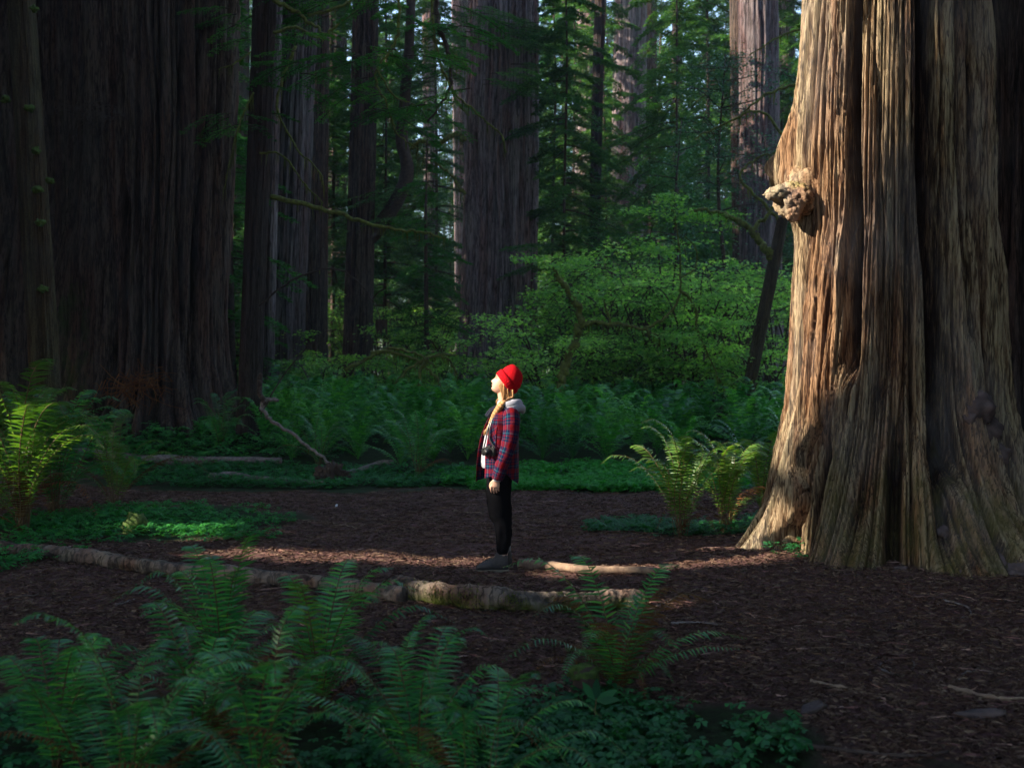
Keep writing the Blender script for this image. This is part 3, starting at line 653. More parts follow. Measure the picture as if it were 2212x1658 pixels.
def ring(c, a, b, A, B, n=48, sq=1.0):
    th = np.linspace(0, 2*np.pi, n, endpoint=False); ct, st = np.cos(th), np.sin(th)
    return np.asarray(c)+np.outer(np.sign(ct)*np.abs(ct)**sq*a, A)+np.outer(np.sign(st)*np.abs(st)**sq*b, B)
def loft(rings, close=True):
    V = np.array(rings); nr, nc = V.shape[:2]; return V.reshape(-1, 3), grid_faces(nr, nc, close)
# beanie
e1 = np.array([.594, 0, -.804]); ax = np.array([.804, 0, .594]); yv = np.array([0, 1., 0]); oc = np.array([.040, 0, 1.622])
rings = []
nH = 110
th = np.linspace(0, 2*np.pi, nH, endpoint=False)
for s_, a, b, rib in ((-.002, .104, .078, 0), (-.006, .112, .087, .0), (0, .117, .092, 1), (.018, .120, .094, 1), (.040, .121, .095, 1), (.056, .119, .094, 1), (.060, .112, .088, 0), (.058, .109, .086, 0), (.075, .110, .087, 0), (.10, .107, .085, 0), (.13, .097, .077, 0), (.155, .080, .062, 0), (.170, .058, .045, 0), (.178, .030, .022, 0), (.179, .004, .004, 0)):
    sh = -.022*sstep(.08, .17, s_)
    r = ring(oc+ax*s_+e1*(sh), a, b, e1, yv, nH)
    k = 1+(.012*np.sign(np.sin(th*36)) if rib else 0)
    if s_ > .06: k = k+.05*noise(np.cos(th)*1.6, np.sin(th)*1.6, s_*22, 4)
    cc = r.mean(0); rings.append(cc+(r-cc)*np.reshape(k, (-1, 1)) if np.ndim(k) else r)
V, Fq = loft(rings); hat = put('beanie', new_mesh('beanie', V, Fq), PM['hat'], W)
# hoodie torso, neckline and hood
def torso_ring(z, xf, xb, w_, n=56, sq=.85): return ring(((xf+xb)/2, 0, z), (xb-xf)/2, w_, np.array([1., 0, 0]), yv, n, sq)
hr = [torso_ring(z, xf, xb, w_) for z, xf, xb, w_ in ((.895, -.150, .125, .155), (.905, -.158, .13, .16), (.93, -.160, .13, .16), (.94, -.163, .13, .16), (1.0, -.158, .13, .155), (1.1, -.147, .135, .15), (1.2, -.128, .14, .155), (1.30, -.085, .145, .165), (1.36, -.055, .15, .15), (1.40, -.035, .14, .11), (1.435, -.025, .125, .080), (1.46, -.022, .12, .068), (1.475, -.018, .115, .064), (1.478, -.012, .108, .058), (1.45, -.005, .10, .052))]
V, Fq = loft(hr); V[:, 0] += .004*noise(V[:, 0]*20, V[:, 1]*20, V[:, 2]*8, 5); put('hoodie', new_mesh('hoodie', V, Fq), PM['hood'], W)
# hood lying on the back and shoulders: a thick collar sweeping round the neck
hp_ = spline([(-.035, -.075, 1.405), (.01, -.105, 1.425), (.08, -.12, 1.445), (.15, -.085, 1.455), (.175, 0, 1.452), (.15, .085, 1.455), (.08, .12, 1.445), (.01, .105, 1.425), (-.035, .075, 1.405)], 44)
rr_ = np.interp(np.linspace(0, 1, 44), [0, .25, .5, .75, 1], [.012, .026, .034, .026, .012]); mb = MB()
add_tube(mb, hp_, np.stack([rr_*1.25, rr_*.72], 1), 16, rough=.2, nfreq=16, seed=3)
add_tube(mb, hp_+np.array([.014, 0, -.030])*np.interp(np.linspace(0, 1, 44), [0, .3, .5, .7, 1], [.2, 1, 1.7, 1, .2])[:, None], np.stack([rr_*1.25, rr_*.8], 1), 16, rough=.2, nfreq=14, seed=5)
put('hood', mb.mesh('hood'), PM['hood'], W)
# plaid shirt jacket, open at the front
zl = np.linspace(0, 1, 46); nph = 90
def jac(zz, ph):
    """zz 0 hem..1 collar, ph angle from the front edge on the near side round the back to the far front edge"""
    hem = np.interp(ph, [-.90, -1.3, -1.75, -2.3, -3.14, -3.9, -4.5, -5.1, -5.9], [.800, .815, .87, .79, .745, .79, .85, .79, .765])if False else None
jz, jf, jb, jw = [.74, .80, .88, 1.0, 1.1, 1.2, 1.3, 1.35, 1.39, 1.42, 1.44], [-.225, -.222, -.215, -.205, -.19, -.165, -.118, -.085, -.055, -.03, -.02], [.152, .156, .160, .160, .157, .162, .172, .172, .165, .15, .135], [.215, .212, .205, .20, .20, .20, .205, .19, .15, .11, .085]
PH = np.linspace(math.radians(-50), math.radians(-50-292), nph); rowsV, rowsU = [], []
for q in zl:
    hem = np.interp(-PH, np.radians([50, 75, 100, 130, 180, 230, 262, 300, 342]), [.812, .83, .870, .80, .748, .80, .86, .79, .765])
    z = hem+(1.44-hem)*q
    xf, xb, w_ = np.interp(z, jz, jf), np.interp(z, jz, jb), np.interp(z, jz, jw)
    near = sstep(0, 1, np.clip((-PH-math.radians(50))/math.radians(60), 0, 1)); xf2 = xf*(.86+.14*near)
    c0 = 0; x = np.where(np.cos(PH) > 0, -np.abs(xf2-.0)*np.abs(np.cos(PH))**.85, xb*np.abs(np.cos(PH))**.85); y = w_*np.sign(np.sin(PH))*np.abs(np.sin(PH))**.85
    fold = 1+.035*noise(np.cos(PH)*4, np.sin(PH)*4, z*5, 8)+.018*noise(np.cos(PH)*9, np.sin(PH)*9, z*14, 9)
    rowsV.append(np.stack([x*fold, y*fold, z], 1)); rowsU.append(np.stack([(-PH)*.17, z+.0*PH], 1))
V = np.array(rowsV).reshape(-1, 3); UVv = np.array(rowsU).reshape(-1, 2)
jm = new_mesh('shirt_jacket', V, grid_faces(len(zl), nph, False), uv=UVv); jk = put('shirt_jacket', jm, PM['plaid'], W)
sd_ = jk.modifiers.new('t', 'SOLIDIFY'); sd_.thickness = .006; sd_.offset = 0
for sg in (-1, 1):
    pth = spline([(.085, sg*.135, 1.395), (.10, sg*.185, 1.33), (.098, sg*.218, 1.22), (.078, sg*.232, 1.10), (.028, sg*.232, .96), (-.012, sg*.215, .84), (-.020, sg*.212, .805)], 50)
    tt = np.linspace(0, 1, 50); ra = np.interp(tt, [0, .08, .25, .5, .75, .93, .95, 1], [.045, .070, .073, .066, .058, .050, .046, .045]); 
    V, Fq, _ = tube(pth, np.stack([ra*1.0, ra*.92], 1), 40, ref=(1, 0, 0), caps=False)
    ctr = np.repeat(pth, 40, 0); dd = V-ctr; kk = 1+.07*noise(V[:, 0]*10, V[:, 1]*10, V[:, 2]*22, 12)+.10*np.interp(np.repeat(tt, 40), [.35, .55, .75, 1], [0, 1, .8, .2])*noise(V[:, 0]*6, V[:, 1]*6, V[:, 2]*38, 13); V = ctr+dd*kk[:, None]
    uvs = np.stack([np.tile(np.linspace(0, .42, 40), 50), np.repeat(tt*.64, 40)], 1)
    s_o = put('sleeve', new_mesh('sleeve', V, Fq, uv=uvs), PM['plaid2'], jk); sdm = s_o.modifiers.new('t', 'SOLIDIFY'); sdm.thickness = .004; sdm.offset = -1
    cf = MB(); add_tube(cf, [(-.020, sg*.208, .83), (-.024, sg*.207, .792)], [.034, .032], 20, ref=(1, 0, 0)); put('cuff', cf.mesh('cuff'), PM['hood'], W)
# collar flap and chest pocket
cp = spline([(-.098, -.105, 1.335), (-.060, -.118, 1.385), (.0, -.128, 1.418), (.08, -.125, 1.428)], 20); 
for q_ in (cp, cp*[1, -1, 1]+np.array([-.02, 0, 0])): mb = MB(); add_tube(mb, q_, [[.006, .024]]*20, 10, ref=(0, 1, .3)); put('collar', mb.mesh('collar'), PM['collar'], jk)
def on_jacket(a, z, off=.006):
    a = -np.asarray(a, float); xf, xb, w_ = np.interp(z, jz, jf), np.interp(z, jz, jb), np.interp(z, jz, jw)
    near = sstep(0, 1, np.clip((-a-math.radians(50))/math.radians(60), 0, 1)); x = np.where(np.cos(a) > 0, -np.abs(xf*(.86+.14*near))*np.abs(np.cos(a))**.85, xb*np.abs(np.cos(a))**.85); y = w_*np.sign(np.sin(a))*np.abs(np.sin(a))**.85
    fold = 1+.035*noise(np.cos(a)*4, np.sin(a)*4, z*5, 8)+.018*noise(np.cos(a)*9, np.sin(a)*9, z*14, 9)
    return np.stack([x*fold, y*fold, z+0*a], -1)*np.array([1, 1, 1])+unit(np.stack([x, y, 0*x], -1))*off
aa, zz_ = np.meshgrid(np.radians(np.linspace(56, 82, 9)), np.linspace(1.12, 1.285, 12)); zz_ = zz_-(aa-math.radians(56))*.06
V = on_jacket(aa, zz_, .009); put('chest_pocket', new_mesh('chest_pocket', V.reshape(-1, 3), grid_faces(12, 9, False), uv=np.stack([(aa*.17+zz_*.6).ravel(), (zz_-aa*.1).ravel()], 1)), PM['plaid2'], jk)
# trousers
def leg_rings(sg):
    rs = []
    for z, xf, xb, hw in ((.98, -.13, .11, .09), (.86, -.122, .102, .092), (.79, -.118, .096, .092), (.70, -.116, .092, .09), (.60, -.113, .090, .085), (.53, -.108, .090, .080), (.485, -.096, .092, .076), (.45, -.072, .094, .073), (.415, -.055, .096, .070), (.36, -.045, .096, .067), (.32, -.040, .096, .065), (.26, -.037, .090, .062), (.20, -.036, .080, .058), (.175, -.028, .074, .05), (.155, -.012, .066, .042)):
        o = .012 if sg > 0 else 0; r = ring(((xf+xb)/2+o, sg*.088, z), (xb-xf)/2*(.97 if sg > 0 else 1), hw, np.array([1., 0, 0]), yv, 44, .9)
        a_ = np.linspace(0, 6.283, 44, endpoint=False); k = 1+.05*noise(np.cos(a_)*2, np.sin(a_)*2+sg*4, z*16, 14)*(1+1.2*(z < .5)); c_ = r.mean(0); rs.append(c_+(r-c_)*k[:, None]*[1, 1, 0]+(r-c_)*[0, 0, 1])
    # finer in height
    rs = np.array(rs); zi = np.linspace(0, len(rs)-1, 70); out = [rs[int(min(i, len(rs)-1.001))]*(1-(i-int(min(i, len(rs)-1.001))))+rs[min(int(min(i, len(rs)-1.001))+1, len(rs)-1)]*(i-int(min(i, len(rs)-1.001))) for i in zi]
    return np.array(out)
mb = MB()
for sg in (-1, 1): V, Fq = loft(leg_rings(sg)); V[:, 0] += .004*noise(V[:, 0]*12, V[:, 1]*12, V[:, 2]*30, 15); mb.add(V, Fq)
put('trousers', mb.mesh('trousers'), PM['pants'], W)
small('waist_tag', [(-.108, -.098, .806), (-.104, -.104, .806)], .006, 'metal')
# boots
for sg in (-1, 1):
    ox = .0 if sg < 0 else .035; yb = sg*.088-.0
    secs = [(.072, .02, .05, .028), (.068, .01, .115, .034), (.055, .008, .158, .042), (.02, .008, .168, .045), (-.015, .008, .165, .044), (-.035, .008, .150, .043), (-.05, .008, .118, .042), (-.075, .008, .095, .044), (-.11, .008, .078, .048), (-.15, .008, .066, .050), (-.18, .008, .056, .046), (-.198, .010, .042, .034), (-.207, .016, .03, .016)]
    rs = []
    for x, zb, zt, hw in secs:
        rs.append(ring((x+ox, yb, (zb+zt)/2+.012), hw, (zt-zb)/2, yv, np.array([0, 0, 1.]), 24, .8))
    V, Fq = loft(rs); mb = MB(); mb.add(V, Fq); bt = put('boot', mb.mesh('boot'), PM['boot'], W)
    so_ = [ring((x+ox, yb, .011), hw*1.08+.002, .012, yv, np.array([0, 0, 1.]), 20, .55) for x, zb, zt, hw in [(.080, 0, 0, .02)]+secs[:-1]+[(-.213, 0, 0, .016)]]
    V, Fq = loft(so_); put('sole', new_mesh('sole', V, Fq), PM['sole'], bt)
    for j in range(6):
        x = -.04-.018*j; z = np.interp(-x, [.035, .05, .075, .11, .15], [.165, .132, .108, .091, .078]); sml = MB(); add_tube(sml, [(x+ox, yb-.03, z-.008), (x+ox-.003, yb, z+.003), (x+ox, yb+.03, z-.008)], .0028, 5); put('lace', sml.mesh('lace'), PM['sole'], bt)
    mb = MB(); add_tube(mb, [(.022+ox, yb, .15), (.024+ox, yb, .205)], [.041, .036], 18, ref=(1, 0, 0)); put('sock', mb.mesh('sock'), PM['sock'], W)
# hair
mb = MB(); rr = random.Random(2)
def lock(pts, r0, r1, n=14): add_tube(mb, spline(pts, n), np.linspace(r0, r1, n), 7, rough=.25, nfreq=30, seed=rr.randint(0, 99))
for i in range(64):
    y0 = rr.uniform(-.08, .08); s0 = rr.uniform(-.03, .055)
    a = np.array([.06+s0, y0, 1.625-s0*1.1+rr.uniform(-.01, .01)])
    lock([a, a+[.0, -.002, -.06], (.045+rr.uniform(-.02, .045), y0*.75-.012, 1.50), (.015+rr.uniform(-.02, .03), -.07, 1.445)], .0065, .0045)
for i in range(12):  # wisps before the ear
    u0 = rr.uniform(0, 1); a = hp(.012+.02*u0, -.068, -.005-.03*u0); lock([a, a+[.004, -.004, -.03], a+[.02, -.008, -.065], (.03, -.075, 1.47)], .0045, .003, 10)
for i in range(5): lock([(-.005, .045, 1.50), (-.03, .055, 1.475), (-.028, .06, 1.45), (-.01, .06, 1.43)], .006, .003, 10)
put('hair', mb.mesh('hair'), PM['hair'], W)
mb = MB(); bp = spline([(.030, -.098, 1.465), (-.005, -.125, 1.415), (-.035, -.140, 1.37), (-.058, -.147, 1.325), (-.078, -.150, 1.290)], 60)
tt = np.linspace(0, 1, 60)
for k in range(3):
    ph0 = tt*6.28*2.6+k*2.094; off = np.stack([np.cos(ph0)*.020, -np.abs(np.sin(ph0))*.004, np.cos(ph0)*.008], 1)*(1-.45*tt)[:, None]+np.stack([0*tt, np.sin(ph0*1)*.009, 0*tt], 1)
    add_tube(mb, bp+off, np.interp(tt, [0, .2, 1], [.019, .023, .012]), 9, rough=.12, nfreq=50, seed=k)
br = put('braid', mb.mesh('braid'), PM['hair'], W)
mb = MB()
for i in range(22):
    e = np.array([-.125+rr.uniform(-.018, .022), -.152+rr.uniform(-.006, .006), 1.20+rr.uniform(-.02, .02)]); lock([(-.078, -.150, 1.290), (-.098+rr.uniform(-.012, .012), -.155+rr.uniform(-.008, .004), 1.25), e], .0075, .003, 10)
put('hair_tail', mb.mesh('hair_tail'), PM['hair'], br)
small('hair_tie', [(-.074, -.150, 1.297), (-.081, -.151, 1.283)], .0115, 'brow', br, 12)
# the camera hanging at her side
CO = PO+np.array([-.088, -.205, 1.045]); cm = thing('camera', 'small black camera hanging on a strap at the hip of the woman', 'camera', CO); cm.rotation_euler = (0, 0, math.radians(-28))
import bmesh
def rbox(name, c, s_, mat, par, bev=.006):
    bm = bmesh.new(); bmesh.ops.create_cube(bm, size=1)
    for v in bm.verts: v.co = Vector((v.co.x*s_[0], v.co.y*s_[1], v.co.z*s_[2]))+Vector(c)
    bmesh.ops.bevel(bm, geom=bm.edges[:], offset=bev, segments=2, affect='EDGES'); m_ = bpy.data.meshes.new(name); bm.to_mesh(m_); bm.free(); return put(name, m_, PM[mat], par)
rbox('camera_body', (0, 0, 0), (.118, .038, .070), 'blackp', cm); rbox('viewfinder', (0, 0, .040), (.042, .034, .026), 'blackp', cm, .008); rbox('grip', (-.05, -.012, -.004), (.022, .045, .062), 'blackp', cm, .008)
mb = MB(); add_tube(mb, [(0, -.015, -.002), (0, -.030, -.002), (0, -.034, -.002), (0, -.060, -.002), (0, -.0605, -.002), (0, -.053, -.002)], [.032, .032, .029, .029, .024, .022], 28, ref=(0, 0, 1), caps=False); le = put('lens', mb.mesh('lens'), PM['blackp'], cm)
lump('lens_glass', (0, -.052, -.002), .023, le, PM['lens'], 1, n=24, rough=0, fine=0, squash=(1, .2, 1)); 
for x in (-.03, .035): mb = MB(); add_tube(mb, [(x, 0, .033), (x, 0, .043)], .009, 14, ref=(1, 0, 0)); put('dial', mb.mesh('dial'), PM['blackp'], cm)
Ri = Matrix.Rotation(math.radians(28), 3, 'Z')
def cl_(p): return np.array(Ri @ Vector(tuple(np.array(p)+PO-CO)))
for e0, sd in (((-.055, 0, .03), -1), ((.055, 0, .03), 1)):
    pts = [np.array(e0)] + [cl_(p) for p in ([(-.118, -.190, 1.15), (-.100, -.178, 1.25), (-.052, -.150, 1.36), (.01, -.12, 1.425)] if sd < 0 else [(-.085, -.20, 1.15), (-.085, -.19, 1.25), (-.045, -.158, 1.36), (.012, -.122, 1.43)])]
    mb = MB(); add_tube(mb, spline(pts, 40), [[.0022, .0065]]*40, 8, ref=(0, 1, 0)); put('strap', mb.mesh('strap'), PM['blackp'], cm)
# ------------------------------------------------------------------ background conifers
random.seed(11)
protoC = [conifer('conifer_tree', 'x', 300, 17, 3.4, 85, 1.0, 'conifer', .07, 1.2, (.16, .055)), conifer('conifer_tree', 'x', 301, 22, 4.2, 95, 3.0, 'conifer', .08, 1.2, (.17, .06), drp=.5),
          conifer('conifer_tree', 'x', 302, 12, 2.6, 70, .8, 'bright_conifer', leaf=(.13, .045)), conifer('conifer_tree', 'x', 303, 27, 4.2, 105, 5, 'conifer', .10, 1.2, (.2, .07), drp=.6)]
used = [False]*4
def con(k, px, Y, rz, sc, label, group):
    g0 = GY(px, Y)
    if not used[k]:
        used[k] = True; r = protoC[k]; r.location = tuple(g0); r.rotation_euler = (0, 0, rz); r.scale = (sc,)*3; r['label'] = label; r['group'] = group
        return r
    return dup(protoC[k], g0, rz, sc, label, group)
ZC = [('dark conifer in the deep wood left of the central redwood', 'conifers left of the central redwood', [(430, 40), (505, 30), (515, 44), (712, 43), (835, 42), (945, 52), (735, 62), (850, 64), (980, 66), (640, 50)]),
      ('dark conifer in the deep wood right of the central redwood', 'conifers right of the central redwood', [(1195, 43), (1240, 50), (1395, 48), (1215, 60), (1310, 48), (1330, 66), (1490, 60), (1530, 50), (1560, 64), (1455, 42), (1615, 58), (1685, 50), (1730, 62), (1760, 48), (1180, 70)])]
for lab, grp, ps in ZC:
    for i, (px, Y) in enumerate(ps):
        con(i % 4 if Y > 40 else (2 if i % 2 else 0), px+random.uniform(-8, 8), Y, random.uniform(0, 6.28), random.uniform(.8, 1.15), lab, grp)
for i in range(50):
    Y = random.uniform(68, 120); px = 380+i*27+random.uniform(-14, 14)
    con([0, 1, 3, 2][i % 4], px, Y, random.uniform(0, 6.28), random.uniform(1.1, 1.7)*(1.8 if i % 4 == 3 else 1), 'faint far conifer in the misty back of the wood', 'faint far conifers')
for i, (px, Y, k, sc) in enumerate([(480, 31, 2, .8), (925, 33, 2, .7), (1220, 36, 0, .9)]):
    con(k, px, Y, i*2., sc, ['small bright green conifer beside the big left redwood', 'small bright conifer just left of the central redwood', 'bushy conifer just right of the central redwood'][i], None) 

# boughs hanging into the picture from the trees near the clearing: children of the trunk they grow on
def hung(parent, C, spots, seed, mat, ln=1.6, leaf=(.07, .022), dens=1.6, n=3, name='bough'):
    R = np.random.RandomState(seed)
    for (px, py, Y, az) in spots:
        for q in range(n):
            L = [[] for _ in range(5)]; mw = MB()
            c, a, b, le, wi, pth = bough(R, P(px, py, Y)-np.array(C)+R.normal(0, .18, 3)*[1, 1, .8], az+R.normal(0, .4), ln*R.uniform(.5, 1.1), R.uniform(.15, .45), dens, leaf)
            for u, v in zip(L, (c, a, b, le, wi)): u.append(v)
            add_tube(mw, pth, np.linspace(.012, .004, 8), 4, caps=False)
            V, Fq = quads(*[np.concatenate(u) for u in L]); o = put(name, new_mesh(name, V, Fq, smooth=False), M[mat], parent)
            put('twig', mw.mesh('twig'), M['brushwood'], o)
random.seed(3)
hung(ts, CS, [(random.uniform(600, 990), random.uniform(-30, 235)*(1-abs(x_)*.1), random.uniform(19, 21.5), random.choice([0, .3, 3.1, 2.8])) for x_ in np.linspace(-1, 1, 34)], 401, 'bright_conifer', 1.1, (.06, .022), 1.8, 2)
hung(ts, CS, [(random.uniform(505, 560), random.uniform(-20, 330), random.uniform(20.5, 23), random.choice([0, 3.1])) for _ in range(9)], 402, 'bright_conifer', .9, (.06, .02), 1.6, 2)
hung(tc, CC, [(x, y, 36, a) for x, y, a in ((1030, 20, 0), (1060, 90, 0), (1100, 150, 0), (1010, 120, 3), (960, 60, 3), (1140, 60, 0), (980, 160, 3), (1095, 40, 1), (1060, 180, -.4), (930, 400, 3), (900, 430, 3), (945, 470, 3), (880, 460, 3), (1200, 300, 0), (1210, 380, 0), (1180, 420, .2))], 403, 'conifer', 2.6, (.10, .035), 1.2, 4)

# broadleaf trees with small glossy leaves, right background
def broad(label, px, Y, h, seed, spread, n=26, mat='bay', size=.08, group=None):
    R = np.random.RandomState(seed); C = GY(px, Y); rt = thing('broadleaf_tree', label, 'tree', C, group)
    mt = MB(); tp = spline([(0, 0, -.1), (.15, 0, h*.3), (-.1, .1, h*.65), (.1, 0, h)], 24); add_tube(mt, tp, np.linspace(.10, .02, 24), 9, rough=.2, nfreq=6)
    L = [[] for _ in range(5)]
    for i in range(n):
        z = h*R.uniform(.25, 1); az = R.uniform(0, 6.28); l = spread*R.uniform(.4, 1)
        s0 = np.array([np.interp(z, tp[:, 2], tp[:, 0]), 0, z]); e = s0+np.array([math.cos(az)*l, math.sin(az)*l, l*R.uniform(-.1, .5)])
        pth = spline([s0, (s0+e)/2+R.normal(0, .12, 3), e], 8); add_tube(mt, pth, np.linspace(.025, .006, 8), 5, caps=False)
        for q, v in zip(L, leafy(R, pth, .28, 170, size, .5)): q.append(v)
    put('trunk', mt.mesh('trunk'), M['brushwood'], rt)
    V, Fq = quads(*[np.concatenate(q) for q in L]); put('crown', new_mesh('crown', V, Fq, smooth=False), M[mat], rt)
broad('slender broadleaf tree with small glossy leaves in front of the far purple redwood', 1560, 33, 10.5, 501, 2.0, 46)
broad('small-leaved broadleaf tree close against the giant trunk', 1745, 36, 11.5, 502, 1.8, 40)
broad('broadleaf sapling in front of the thin distant trunk', 1465, 37, 9.5, 503, 1.7, 34)

# vine maples: stems, arching branches and layered leaves
def maple(name, label, C, seed, nst, h, spread, nl, size, group=None, mat='maple', root=None):
    R = np.random.RandomState(seed); rt = root or thing(name, label, 'shrub', C, group)
    mt = MB(); L = [[] for _ in range(5)]
    for i in range(nst):
        az = R.uniform(0, 6.28); l = spread*R.uniform(.5, 1.1); hh = h*R.uniform(.6, 1.05)
        d = np.array([math.cos(az), math.sin(az), 0])
        pth = spline([(0, 0, -.05), d*l*.18+[0, 0, hh*.5], d*l*.5+[0, 0, hh*.9], d*l*.85+[0, 0, hh], d*l*1.15+[0, 0, hh*.85]], 18)
        add_tube(mt, pth, np.linspace(.03, .006, 18), 6, caps=False)
        for j in range(6):
            k = R.randint(5, 17); a2 = az+R.uniform(-1.4, 1.4); l2 = spread*R.uniform(.25, .6)
            e = pth[k]+np.array([math.cos(a2)*l2, math.sin(a2)*l2, R.uniform(-.15, .12)]); p2 = spline([pth[k], (pth[k]+e)/2+[0, 0, .08], e], 8)
            add_tube(mt, p2, np.linspace(.01, .003, 8), 4, caps=False)
            for q, v in zip(L, leafy(R, p2, .15, nl, size, .16)): q.append(v)
        for q, v in zip(L, leafy(R, pth[8:], .2, nl, size, .22)): q.append(v)
    put('stems', mt.mesh('stems'), M['brushwood'], rt)
    V, Fq = star_leaves(*[np.concatenate(q) for q in L]); put('foliage', new_mesh('foliage', V, Fq, smooth=False), M[mat], rt)
    return rt
mp = [maple('maple_shrub', 'x', (0, 0, 0), 600+i, 7+i, h, s_, 26, .115) for i, (h, s_) in enumerate([(2.5, 1.6), (3.5, 2.0), (1.8, 1.4), (4.0, 2.2)])]
mu = [False]*4
def pm(k, px, Y, rz, sc, lab, grp):
    g0 = GY(px, Y)
    if not mu[k]: mu[k] = True; r = mp[k]; r.location = tuple(g0); r.rotation_euler = (0, 0, rz); r.scale = (sc,)*3; r['label'] = lab; r['group'] = grp
    else: dup(mp[k], g0, rz, sc, lab, grp)
random.seed(21)
RG = 'bright green maple shrub in the thicket between the central redwood and the giant'
LG = 'bright green maple shrub in the thicket left of the central redwood'
for i, (px, Y, k, sc) in enumerate([(1235, 27.5, 0, .9), (1300, 28.5, 3, .95), (1390, 28, 1, 1.05), (1440, 29, 3, 1.15), (1500, 27, 1, 1.0), (1570, 28, 3, .95), (1620, 26, 0, 1.0), (1680, 27.5, 1, .9), (1180, 28, 2, 1.1), (1250, 31, 3, .9), (1350, 32, 3, 1.15),
        (1420, 34, 1, 1.3), (1500, 35, 3, 1.2), (1590, 33, 1, 1.2), (1670, 35, 3, 1.0), (1720, 31, 1, 1.1), (1450, 27.3, 2, 1.2), (1340, 27.5, 2, 1.0), (1550, 26.5, 2, 1.1), (1650, 24.5, 2, .9), (1300, 38, 3, 1.2), (1460, 40, 3, 1.3), (1600, 40, 1, 1.2), (1210, 37, 1, 1.1)]):
    pm(k, px, Y, i*1.7, sc, RG, 'maple shrubs right of the central redwood')
for i, (px, Y, k, sc) in enumerate([(740, 30, 2, .9), (845, 29, 2, .95), (905, 31, 0, .9), (960, 30, 2, .8), (720, 34, 0, 1.0), (830, 38, 1, 1.0), (930, 39, 1, 1.0), (880, 34, 0, 1.), (690, 27, 2, .8), (985, 34, 0, 1.0), (500, 33, 0, .8), (530, 36, 1, .8), (760, 42, 3, .9), (900, 46, 3, 1.0), (700, 48, 3, 1.0), (960, 48, 3, 1.0), (1120, 33, 2, .8)]):
    pm(k, px, Y, i*2.3+1, sc, LG, 'maple shrubs left of the central redwood')
# two special layered shrubs
maple('maple_shrub', 'maple sprays reaching left across the foot of the central redwood', GY(1180, 27), 620, 9, 2.5, 2.0, 45, .10)
# the old mossy crooked maple in the middle of the thicket
CMp = GY(1215, 24.5); to = thing('maple_tree', 'old crooked maple with a mossy trunk and one long mossy horizontal limb', 'tree', CMp)
def mlimb(nm, pts, r0, r1, sd, ms, par=to):
    return mossy_branch(par, CMp, pts, 24.5, r0, r1, sd, ms, .35, name=nm)
mlimb('trunk', [(1205, 860), (1215, 800), (1240, 740), (1252, 690), (1246, 655), (1225, 630), (1208, 600), (1200, 575)], .10, .04, 700, 70)
mlimb('limb', [(1248, 710), (1275, 696), (1320, 700), (1360, 703), (1400, 715), (1425, 730)], .06, .025, 701, 140)
mlimb('limb', [(1390, 712), (1430, 690), (1465, 650), (1470, 600), (1465, 500), (1450, 440)], .035, .012, 702, 30)
mlimb('limb', [(1470, 625), (1500, 660), (1510, 720), (1540, 790), (1570, 850)], .035, .01, 703, 70)
mlimb('limb', [(1470, 600), (1500, 580), (1505, 540), (1480, 510)], .02, .01, 704, 10)
mlimb('limb', [(1320, 700), (1310, 670), (1305, 650)], .03, .015, 705, 10)
R = np.random.RandomState(77); L = [[] for _ in range(5)]
for (x0, y0, x1, y1) in ((1460, 470, 1330, 460), (1460, 480, 1590, 470), (1465, 560, 1380, 540), (1465, 450, 1430, 425), (1465, 450, 1560, 500), (1200, 580, 1120, 560), (1200, 600, 1270, 560), (1240, 650, 1330, 610), (1425, 730, 1500, 740), (1500, 660, 1600, 640), (1510, 720, 1620, 700)):
    p2 = spline([P(x0, y0, 24.5)-CMp, P((x0+x1)/2, (y0+y1)/2-12, 24.3)-CMp, P(x1, y1, 24)-CMp], 10)
    for q, v in zip(L, leafy(R, p2, .17, 260, .095, .2)): q.append(v)
V, Fq = star_leaves(*[np.concatenate(q) for q in L]); put('foliage', new_mesh('foliage', V, Fq, smooth=False), M['maple'], to)

# fallen mossy branches behind, left
CF2 = GY(860, 25.5); fb = thing('fallen_branch', 'arching fallen mossy branches in the ferns left of the central redwood', 'fallen branch', CF2)
for i, pts in enumerate([[(745, 800), (800, 770), (850, 752), (900, 765), (940, 790)], [(905, 840), (912, 790), (935, 768), (965, 775), (990, 810)], [(800, 760), (870, 765), (930, 800), (960, 850)], [(840, 850), (880, 800), (930, 770), (985, 765)]]):
    mossy_branch(fb, CF2, pts, 25.5, .045, .02, 720+i, 60, .4)

